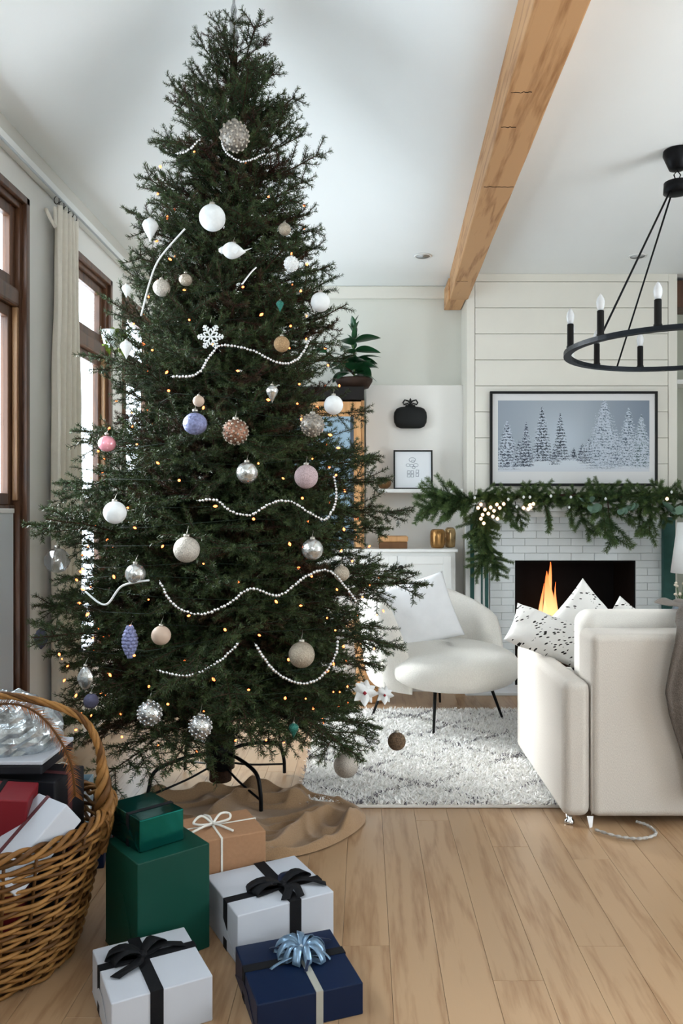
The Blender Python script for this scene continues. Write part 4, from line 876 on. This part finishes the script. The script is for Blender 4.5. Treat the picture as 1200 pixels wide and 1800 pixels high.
# ---------------------------------------------------------------- chandelier
CXX, CYY, CR, CZ = 1.406, 3.58, .48, 1.925
ch = thing('chandelier', 'round black iron ring chandelier with candle bulbs hanging above the sofa', 'chandelier', (CXX, CYY, CZ))
lathe('canopy', [(.06, ZC-CZ-.002), (.062, ZC-CZ-.02), (.035, ZC-CZ-.085), (.02, ZC-CZ-.09)], black, ch, 28)
tube('link', [(0, 0, ZC-CZ-.09), (.015, 0, ZC-CZ-.11), (.0, 0, ZC-CZ-.15), (-.015, 0, ZC-CZ-.11)], .003, black, ch, 6, True)
hz = (CY-330)/F*CYY-(CZ-CH)
lathe('hub', [(.02, hz+.03), (.058, hz+.022), (.06, hz-.022), (.03, hz-.03)], black, ch, 28)
n = 72; v = []; f = []
for k in range(n):
    a = 2*PI*k/n
    for rr, z in ((CR-.016, -.008), (CR+.016, -.008), (CR+.016, .012), (CR-.016, .012)): v.append((rr*math.cos(a), rr*math.sin(a), z))
for k in range(n):
    for q in range(4): a = k*4+q; b = k*4+(q+1) % 4; c = ((k+1) % n)*4+(q+1) % 4; d = ((k+1) % n)*4+q; f.append((a, b, c, d))
rn = pyd('ring', v, f, mat('blackened_steel', '#1b1f24', .4, .5), ch, False)
for th in (60, 165, 240, 345):
    a = math.radians(th); p = Vector((-CR*math.sin(a), -CR*math.cos(a), .01)); q = Vector((-.045*math.sin(a), -.045*math.cos(a), hz-.02)); tube('rod', [p, q], .0045, black, ch, 8)
bulbg = mat('frosted_bulb', '#e6e8ea', .25, trans=.2)
for k in range(12):
    a = math.radians(30*k); x, y = -CR*math.sin(a), -CR*math.cos(a)
    s = lathe('candle_sleeve', [(.017, .012), (.017, .02), (.0145, .022), (.0145, .118), (.012, .12)], blackp if k != 4 else mat('white_sleeve', '#dcdcd8', .5), ch, 18, (x, y, 0))
    lathe('bulb', [(.01, .118), (.0155, .135), (.018, .152), (.015, .168), (.008, .182), (.001, .19)], bulbg, s, 16, (x, y, 0))
# ---------------------------------------------------------------- right alcove
struct(box('wall_east_alcove', X1, XR, YF, YF+.12, -.012, ZC, mat('sage_paint', '#b9bcae', .7)))
bk = thing('bookcase', 'dark brown open bookcase at the right edge beside the chimney', 'bookcase', (X1+.002, 5.5, 0))
box('top', 0, .93, .0, .24, 2.615, 2.80, brown, bk, .003); box('back_panel', 0, .93, .21, .24, 0, 2.615, MATS['sage_paint'], bk)
for z in (.5, .95, 2.10): box('shelf', 0.001, .93, .0, .209, z-.015, z+.015, trimm if z > 2 else brown, bk, .002)
box('side', .93, .96, 0, .24, 0, 2.8, brown, bk, .003)
box('panel', .0, .012, -.002, .208, .97, 1.66, mat('dark_panel', '#4a4038', .7, var=.4, scale=60), bk, .002)
# side table with lamp and flowers
stb = thing('side_table', 'dark green round side table under the lamp at the right edge', 'table', (2.04, 4.93, .0))
lathe('top', [(.18, .52), (.2, .525), (.2, .54), (.19, .55)], mat('dark_green', '#1e3a33', .4), stb, 32); lathe('base', [(.14, .0), (.14, .02), (.02, .05), (.02, .5), (.06, .52)], MATS['dark_green'], stb, 20)
lp = thing('table_lamp', 'white cone shaded table lamp at the right edge of the photo', 'lamp', (2.075, 4.97, .55))
lathe('base', [(.05, 0), (.055, .01), (.03, .05), (.012, .1), (.012, .42)], chrome, lp, 20)
v, f = lathe_data([(.155+.0, .27), (.115, .585)], 40, cap=False); s_o = pyd('lamp_shade', v, f, mat('white_shade', '#f1f1ee', .8, emit=0), lp, True); s_o.modifiers.new('t', 'SOLIDIFY').thickness = .002
fp = thing('flower_vase', 'blue grey vase of small white blossoms below the lamp at the right edge', 'vase', (1.925, 4.85, .55))
lathe('body', [(.03, 0), (.045, .02), (.05, .06), (.03, .1), (.028, .12)], mat('blue_glaze', '#7c8994', .3), fp, 20)
for i in range(14):
    a = i*2.4; r_ = .02+.05*random.random(); h_ = .14+.09*random.random(); tube('stem', [(0, 0, .1), (r_*math.cos(a), r_*math.sin(a), h_)], .0015, MATS['green_stem'], fp, 4)
    lathe('blossom', [(.001, -.008), (.01, -.002), (.009, .005), (.001, .009)], mat('cream_blossom', '#e9dcc8', .7), fp, 8, (r_*math.cos(a), r_*math.sin(a), h_))
# ---------------------------------------------------------------- gifts
def strip(name, pts, wdir, w_, m, par, th=.0012):
    v = []; f = []
    for i, p in enumerate(pts):
        d = Vector(wdir[i] if isinstance(wdir, list) else wdir).normalized()*w_/2; v += [Vector(p)-d, Vector(p)+d]
    for i in range(len(pts)-1): f.append((2*i, 2*i+1, 2*i+3, 2*i+2))
    o = pyd(name, v, f, m, par, True); s = o.modifiers.new('t', 'SOLIDIFY'); s.thickness = th; s.offset = 0; return o
def band(w_, d, h, axis_, off, bw, m, par, name='ribbon'):
    e = .0016; bm = bmesh.new()
    if axis_ == 'x':   # band runs along x direction, at y=off
        bx(bm, -w_/2-e, w_/2+e, off-bw/2, off+bw/2, h, h+e); bx(bm, -w_/2-e, -w_/2, off-bw/2, off+bw/2, 0, h); bx(bm, w_/2, w_/2+e, off-bw/2, off+bw/2, 0, h)
    else:
        bx(bm, off-bw/2, off+bw/2, -d/2-e, d/2+e, h, h+e*1.3); bx(bm, off-bw/2, off+bw/2, -d/2-e, -d/2, 0, h); bx(bm, off-bw/2, off+bw/2, d/2, d/2+e, 0, h)
    return bobj(name, bm, m, par)
def loop(par, c, az, ln, hh, bw, m, tail=False, tilt=0):
    c = Vector(c); d = Vector((math.cos(az), math.sin(az), 0)); n = Vector((-math.sin(az), math.cos(az), 0)); pts = []; wd = []
    if not tail:
        for k in range(17):
            t = k/16; a = t*2*PI; x = ln*(1-math.cos(a))/2; z = hh*math.sin(a)*.5*(1 if x > 0 else 1)+hh*.42*math.sin(PI*x/ln)+.003; pts.append(c+d*x+Vector((0, 0, max(z, .002)))); wd.append(n*(.55+.45*math.sin(PI*min(1, x/ln*1.2)))+Vector((0, 0, tilt)))
        v = []; f = []
        for i, p in enumerate(pts):
            s = (.45+.55*math.sin(PI*min(.5, (p-c).dot(d)/ln*.8)))*bw/2; q = (n+Vector((0, 0, tilt))).normalized()*s; v += [p-q, p+q]
        for i in range(16): f.append((2*i, 2*i+1, 2*i+3, 2*i+2))
        o = pyd('bow_loop', v, f, m, par, True)
    else:
        v = []; f = []
        for k in range(9):
            t = k/8; p = c+d*ln*t+n*.012*math.sin(t*4)+Vector((0, 0, .002+hh*math.sin(PI*t)*.5)); q = n*bw/2*(.6+.4*min(1, t*3)); v += [p-q, p+q]
        for i in range(8): f.append((2*i, 2*i+1, 2*i+3, 2*i+2))
        o = pyd('bow_tail', v, f, m, par, True)
    s = o.modifiers.new('t', 'SOLIDIFY'); s.thickness = .001; return o
def gift(label, corner_FL, ang, w_, d, h, paper, z=0, tilt=None, name='gift_box', seamx=.25):
    """corner_FL = world xy of front-left corner, ang = rotation of width axis"""
    ca, sa = math.cos(ang), math.sin(ang); cx = corner_FL[0]+ca*w_/2-sa*d/2; cy = corner_FL[1]+sa*w_/2+ca*d/2
    g = thing(name, label, 'gift', (cx, cy, z), (0, 0, ang) if tilt is None else tilt)
    box('wrapped_box', -w_/2, w_/2, -d/2, d/2, 0, h, paper, g, .003, 3, False)
    e = .0005; bm = bmesh.new(); s = w_*seamx
    return g
pw = mat('white_paper', '#b6bac2', .45, var=.015, scale=12, bump=.25, bscale=9); pg_ = mat('green_paper', '#0e3c31', .42, var=.04, scale=10, bump=.2, bscale=9); pt = mat('teal_foil', '#0a5a52', .16, .85, var=.1, scale=8, bump=.35, bscale=12)
pk = mat('kraft_paper', '#9c7557', .75, var=.06, scale=90, bump=.3, bscale=12); pb = mat('navy_paper', '#0b1b36', .4, var=.06, scale=10, bump=.2, bscale=9); pr_ = mat('red_paper', '#6e1a22', .5, bump=.2, bscale=9); pd = mat('black_paper', '#1c1d22', .5)
rb = mat('black_ribbon', '#0b0c10', .75, bump=.2, bscale=600); rs = mat('blue_silver_ribbon', '#6f8aa3', .3, .5, var=.25, scale=60); rg_ = mat('grey_ribbon', '#a8a89f', .45, .3); rr_ = mat('maroon_ribbon', '#5a3336', .5); tw_ = mat('white_twine', '#dcd8cf', .9, bump=.5, bscale=400)
def fold_lines(g, w_, d, h, paper):   # folded paper flaps at the ends
    for s in (-1, 1):
        v = [(s*(w_/2+.0006), -d/2+.002, .004), (s*(w_/2+.0006), d/2-.002, .004), (s*(w_/2+.0012), 0.02, h*.62), (s*(w_/2+.0012), -.02, h*.62)]
        o = pyd('paper_flap', v, [(0, 1, 2, 3)], paper, g); o.modifiers.new('t', 'SOLIDIFY').thickness = .0008
# white with black bow, front left
g = gift('white wrapped gift with a flat black ribbon bow in front of the basket', (-.562, 1.770), math.radians(28), .232, .25, .107, pw); fold_lines(g, .232, .25, .107, pw)
band(.232, .25, .107, 'y', -.015, .030, rb, g); band(.232, .25, .107, 'x', .03, .028, rb, g)
kc = (-.015, .03, .109); lathe('knot', [(.001, -.002), (.012, .0), (.013, .008), (.004, .014)], rb, g, 10, kc)
for az, ln in ((2.75, .085), (.65, .075), (3.2, .07)): loop(g, kc, az, ln, .024, .036, rb)
for az, ln in ((-2.35, .10), (.15, .105)): loop(g, kc, az, ln, .012, .026, rb, True)
# navy gift
g = gift('navy blue gift with shiny blue curled bow, nearest on the floor', (-.244, 1.815), math.radians(20), .257, .262, .076, pb); fold_lines(g, .257, .262, .076, pb)
band(.257, .262, .076, 'y', .02, .017, rg_, g); band(.257, .262, .076, 'x', .02, .03, rb, g)
kc = (.02, .03, .078)
for i in range(11): loop(g, kc, i*.571+.2, random.uniform(.045, .085), .035, .02, rs, False, random.uniform(-.8, .8))
for i in range(6): loop(g, kc, i*1.05+.5, random.uniform(.07, .1), .03, .009, rs if i % 2 else MATS['navy_paper'], True)
lathe('knot', [(.001, 0), (.007, .01), (.008, .02), (.001, .028)], mat('pearl', '#b9c6d0', .3), g, 12, kc)
# white centre gift
g = gift('white gift with long black ribbon bow behind the navy gift', (-.335, 2.105), math.radians(29), .285, .27, .132, pw); fold_lines(g, .285, .27, .132, pw)
band(.285, .27, .132, 'y', .025, .034, rb, g); band(.285, .27, .132, 'x', -.04, .030, rb, g)
kc = (.025, -.04, .134); lathe('knot', [(.001, -.002), (.013, .0), (.014, .01), (.004, .016)], rb, g, 10, kc)
for az, ln in ((2.9, .10), (.35, .10), (3.3, .09)): loop(g, kc, az, ln, .024, .036, rb)
for az, ln in ((-.35, .125), (-1.25, .09), (-1.75, .085)): loop(g, kc, az, ln, .02, .026, rb, True)
loop(g, kc, .75, .095, .02, .03, pb, True)
# green big
g = gift('large dark green gift box standing behind the basket', (-.587, 2.062), math.radians(40), .21, .21, .287, pg_); fold_lines(g, .21, .21, .287, pg_)
# teal foil
g = gift('shiny teal foil gift with dark ribbon stacked on the large green box', (-.600, 2.128), math.radians(43), .133, .185, .087, pt, z=.2872); fold_lines(g, .133, .185, .087, pt)
band(.133, .185, .087, 'x', -.025, .016, rb, g)
# kraft
g = gift('brown kraft paper gift tied with white twine bow by the tree skirt', (-.30-.215, 2.44-.095), math.radians(25), .235, .20, .222, pk); fold_lines(g, .235, .2, .222, pk)
band(.235, .2, .222, 'y', -.02, .006, tw_, g, 'twine'); band(.235, .2, .222, 'x', .01, .006, tw_, g, 'twine')
mb = MB()
for pts in ([(0, 0, 0), (.03, .02, .02), (.06, .025, .014), (.05, -.005, .008), (0, 0, 0)], [(0, 0, 0), (-.03, .02, .022), (-.06, .0, .012), (-.04, -.015, .008), (0, 0, 0)], [(0, 0, .002), (.015, -.04, .006), (.04, -.09, .004)], [(0, 0, .002), (-.04, -.03, .006), (-.075, -.05, .004)], [(0, 0, .002), (.0, .04, .008), (-.01, .07, .004)]):
    mb.add(tube_data(spline([Vector(p)+Vector((-.02, .01, .227)) for p in pts], 6), .0038, 6))
mb.build('bow', tw_, g)
# items behind the basket
g = gift('dark blue wrapped flat gift lying behind the basket under the tree', (-1.17, 2.62), math.radians(12), .30, .2, .07, pb); band(.30, .2, .07, 'x', .0, .012, rs, g)
g2 = gift('second dark navy gift stacked on the flat blue one', (-1.15, 2.63), math.radians(6), .24, .17, .05, mat('midnight_paper', '#16202f', .4), z=.0705)
band(.24, .17, .05, 'y', .03, .012, rg_, g2)
g = gift('dark red gift corner showing behind the blue gifts', (-.955, 2.90), math.radians(-35), .11, .15, .10, pr_); band(.11, .15, .1, 'y', .0, .012, pw, g)
bg_ = thing('gift_bag', 'blue and yellow patterned paper gift bag standing behind the basket', 'gift bag', (-1.02, 2.72, .1208), (0, 0, .1))
bagm = mat('bag_print', '#6f93a8', .35, var=.6, scale=9, bump=.5, bscale=14); N = bagm.node_tree.nodes; L = bagm.node_tree.links
vz = N.new('ShaderNodeTexVoronoi'); vz.inputs['Scale'].default_value = 22; tcn = N.new('ShaderNodeTexCoord'); L.new(tcn.outputs['Object'], vz.inputs[0]); crn = N.new('ShaderNodeValToRGB')
for p_, c_ in ((.0, '#4f7d97'), (.35, '#b8c9ce'), (.55, '#c9b24e'), (.75, '#3d6478'), (1, '#9fb7b6')): 
    e_ = crn.color_ramp.elements.new(p_); e_.color = srgb(c_)
sx_ = N.new('ShaderNodeSeparateXYZ'); L.new(vz.outputs['Color'], sx_.inputs[0]); L.new(sx_.outputs[0], crn.inputs[0]); L.new(crn.outputs[0], N['Principled BSDF'].inputs['Base Color'])
bm = bmesh.new(); bx(bm, -.085, .085, -.035, -.033, 0, .17); bx(bm, -.085, .085, .033, .035, 0, .17); bx(bm, -.085, -.083, -.033, .033, 0, .17); bx(bm, .083, .085, -.033, .033, 0, .17); bx(bm, -.083, .083, -.033, .033, 0, .002); bobj('body', bm, bagm, bg_)
tube('handle', spline([(-.03, -.036, .16), (-.03, -.036, .21), (0, -.036, .235), (.03, -.036, .21), (.03, -.036, .16)], 5), .002, tw_, bg_, 6)
# ---------------------------------------------------------------- wicker basket
BX, BY = -1.035, 2.15; bs = thing('wicker_basket', 'large round wicker basket with a tall handle full of gifts', 'basket', (BX, BY, 0))
wk = [mat('wicker_'+n_, c_, .5, var=.25, scale=25, bump=.3, bscale=150) for n_, c_ in (('tan', '#7a542b'), ('honey', '#8c6436'), ('brown', '#553719'))]
RIM = .36; rad = lambda z: .235+(.318-.235)*(z/RIM)**.8
NSK = 26; 
for k in range(NSK):
    a = 2*PI*k/NSK; tube('stake', [(rad(z)*math.cos(a), rad(z)*math.sin(a), z) for z in [.004+RIM*q/8 for q in range(9)]], .0045, wk[2], bs, 6)
NR = 31
for rI in range(NR):
    z0 = .010+rI*(RIM-.02)/NR; pts = []
    ph = rI*PI; lift = random.uniform(0, 6)
    for k in range(NSK*6):
        a = 2*PI*k/(NSK*6); zz = z0+.0035*math.sin(a*3+lift)+.002*math.sin(a*7+rI); rr = rad(z0)+.0075*math.cos(a*NSK/2+ph)
        pts.append((rr*math.cos(a), rr*math.sin(a), zz))
    tube('wicker_strand', pts, .0052*random.uniform(.85, 1.1), wk[rI % 3 if random.random() < .5 else 1], bs, 6, True)
for q in range(4):
    pts = [((.318+.011*math.cos(a*11+q*PI/2))*math.cos(a), (.318+.011*math.cos(a*11+q*PI/2))*math.sin(a), RIM+.012+.013*math.sin(a*11+q*PI/2)) for a in [2*PI*k/200 for k in range(200)]]
    tube('rim_strand', pts, .0062, wk[q % 3], bs, 6, True)
v, f = lathe_data([(.22, .002), (.23, .008), (.001, .008)], 36, cap=False); pyd('bottom', v, f, wk[2], bs, True)
hp_ = [(.31, .05, RIM-.10), (.318, .05, RIM), (.312, .05, RIM+.12), (.298, .045, RIM+.21), (.24, .04, RIM+.285), (.08, .03, RIM+.335), (-.08, .02, RIM+.335), (-.22, .01, RIM+.30), (-.30, 0, RIM+.22), (-.325, 0, RIM+.1), (-.333, 0, RIM), (-.325, 0, RIM-.1)]
hl = spline(hp_, 10); nH = len(hl)
for q in range(4):
    pts = []
    for i, p in enumerate(hl):
        a = i*.55+q*PI/2; t = (hl[min(i+1, nH-1)]-hl[max(i-1, 0)]).normalized(); u = Vector((0, 1, 0)); s = t.cross(u).normalized(); thick = .006+.013*math.exp(-((i-12)/7)**2)+.012*math.exp(-((i-nH+12)/7)**2); pts.append(p+(u*math.cos(a)+s*math.sin(a))*thick)
    tube('handle_strand', pts, [.0055+.0045*math.exp(-((i-12)/12)**2)+.0045*math.exp(-((i-nH+12)/12)**2) for i in range(nH)], wk[(q+1) % 3], bs, 6)
mb = MB()
for i in range(9):
    a0 = .0+i*.05; c = Vector((.318, .05, RIM+.0)); mb.add(tube_data([c+Vector((.018*math.cos(k*PI/6)+.002, (i-4)*.006+.02*math.sin(i), .03*math.sin(k*PI/6)+(i-4)*.007)) for k in range(12)], .004, 5, True))
mb.build('binding', wk[0], bs)
# gifts in the basket, standing on wood wool
def tgift(label, loc, rot, w_, d, h, paper):
    g = thing('gift_box', label, 'gift', loc, rot); box('wrapped_box', -w_/2, w_/2, -d/2, d/2, 0, h, paper, g, .004, 3); return g
g = tgift('white gift with a narrow maroon ribbon tipped in the basket', (-.835, 2.03, .335), (0, math.radians(-38), math.radians(52)), .22, .135, .07, pw); band(.22, .135, .07, 'x', .02, .013, rr_, g)
g = tgift('dark red gift standing upright at the left in the basket', (-.99, 2.09, .12), (math.radians(4), math.radians(6), math.radians(10)), .17, .12, .36, pr_); band(.17, .12, .36, 'y', .0, .012, rb, g)
g = tgift('black wrapped gift box in the middle of the basket', (-.96, 2.28, .06), (0, 0, math.radians(-12)), .26, .15, .40, pd); band(.26, .15, .40, 'x', .0, .02, rr_, g)
# cellophane parcel: crumpled silver bag
cp_ = thing('cellophane_parcel', 'crumpled silver cellophane parcel bulging from the back of the basket', 'parcel', (-1.03, 2.30, .462))
v = []; f = []; n1, n2 = 40, 24
for j in range(n2+1):
    ph = PI*j/n2-PI/2
    for i in range(n1):
        a = 2*PI*i/n1; d = Vector((math.cos(a)*math.cos(ph), math.sin(a)*math.cos(ph), math.sin(ph))); k = 1+.16*abs(noise.noise(d*4))+.07*noise.noise(d*11); v.append((d.x*.155*k, d.y*.10*k, .11+d.z*.105*k))
for j in range(n2):
    for i in range(n1): f.append((j*n1+i, j*n1+(i+1) % n1, (j+1)*n1+(i+1) % n1, (j+1)*n1+i))
pyd('film', v, f, mat('cellophane', '#a9b0b3', .15, .6, var=.5, scale=30, bump=1, bscale=40), cp_, False)
box('dark_band', -.15, .15, -.125, .11, .02, .045, pd, cp_, .004); box('pale_band', -.152, .152, -.128, .11, .047, .058, pw, cp_, .003)
# copper feather arching by the handle
ft = thing('feather_pick', 'copper brown feather arching over the silver parcel in the basket', 'feather', (-.97, 2.22, .46)); sp3 = spline([(-.18, -.02, .14), (-.09, -.03, .20), (.02, -.03, .21), (.10, -.03, .16), (.16, -.03, .06), (.175, -.03, -.04)], 12)
tube('quill', sp3, .003, wk[2], ft, 6); mb = MB()
for i in range(2, len(sp3)-1):
    t = (sp3[i+1]-sp3[i-1]).normalized(); nrm = t.cross(Vector((0, 1, 0))).normalized()
    for s in (-1, 1):
        for q in (0, .5):
            b = sp3[i]+t*q*.008; e_ = b+(nrm*s*.022-t*.022*-1)+Vector((0, random.gauss(0, .006), random.gauss(0, .003))); mb.add(([b-t*.0018, b+t*.0018, e_], [(0, 1, 2)]))
mb.build('barbs', mat('copper_feather', '#9a6236', .5, .3, var=.4, scale=40), ft)
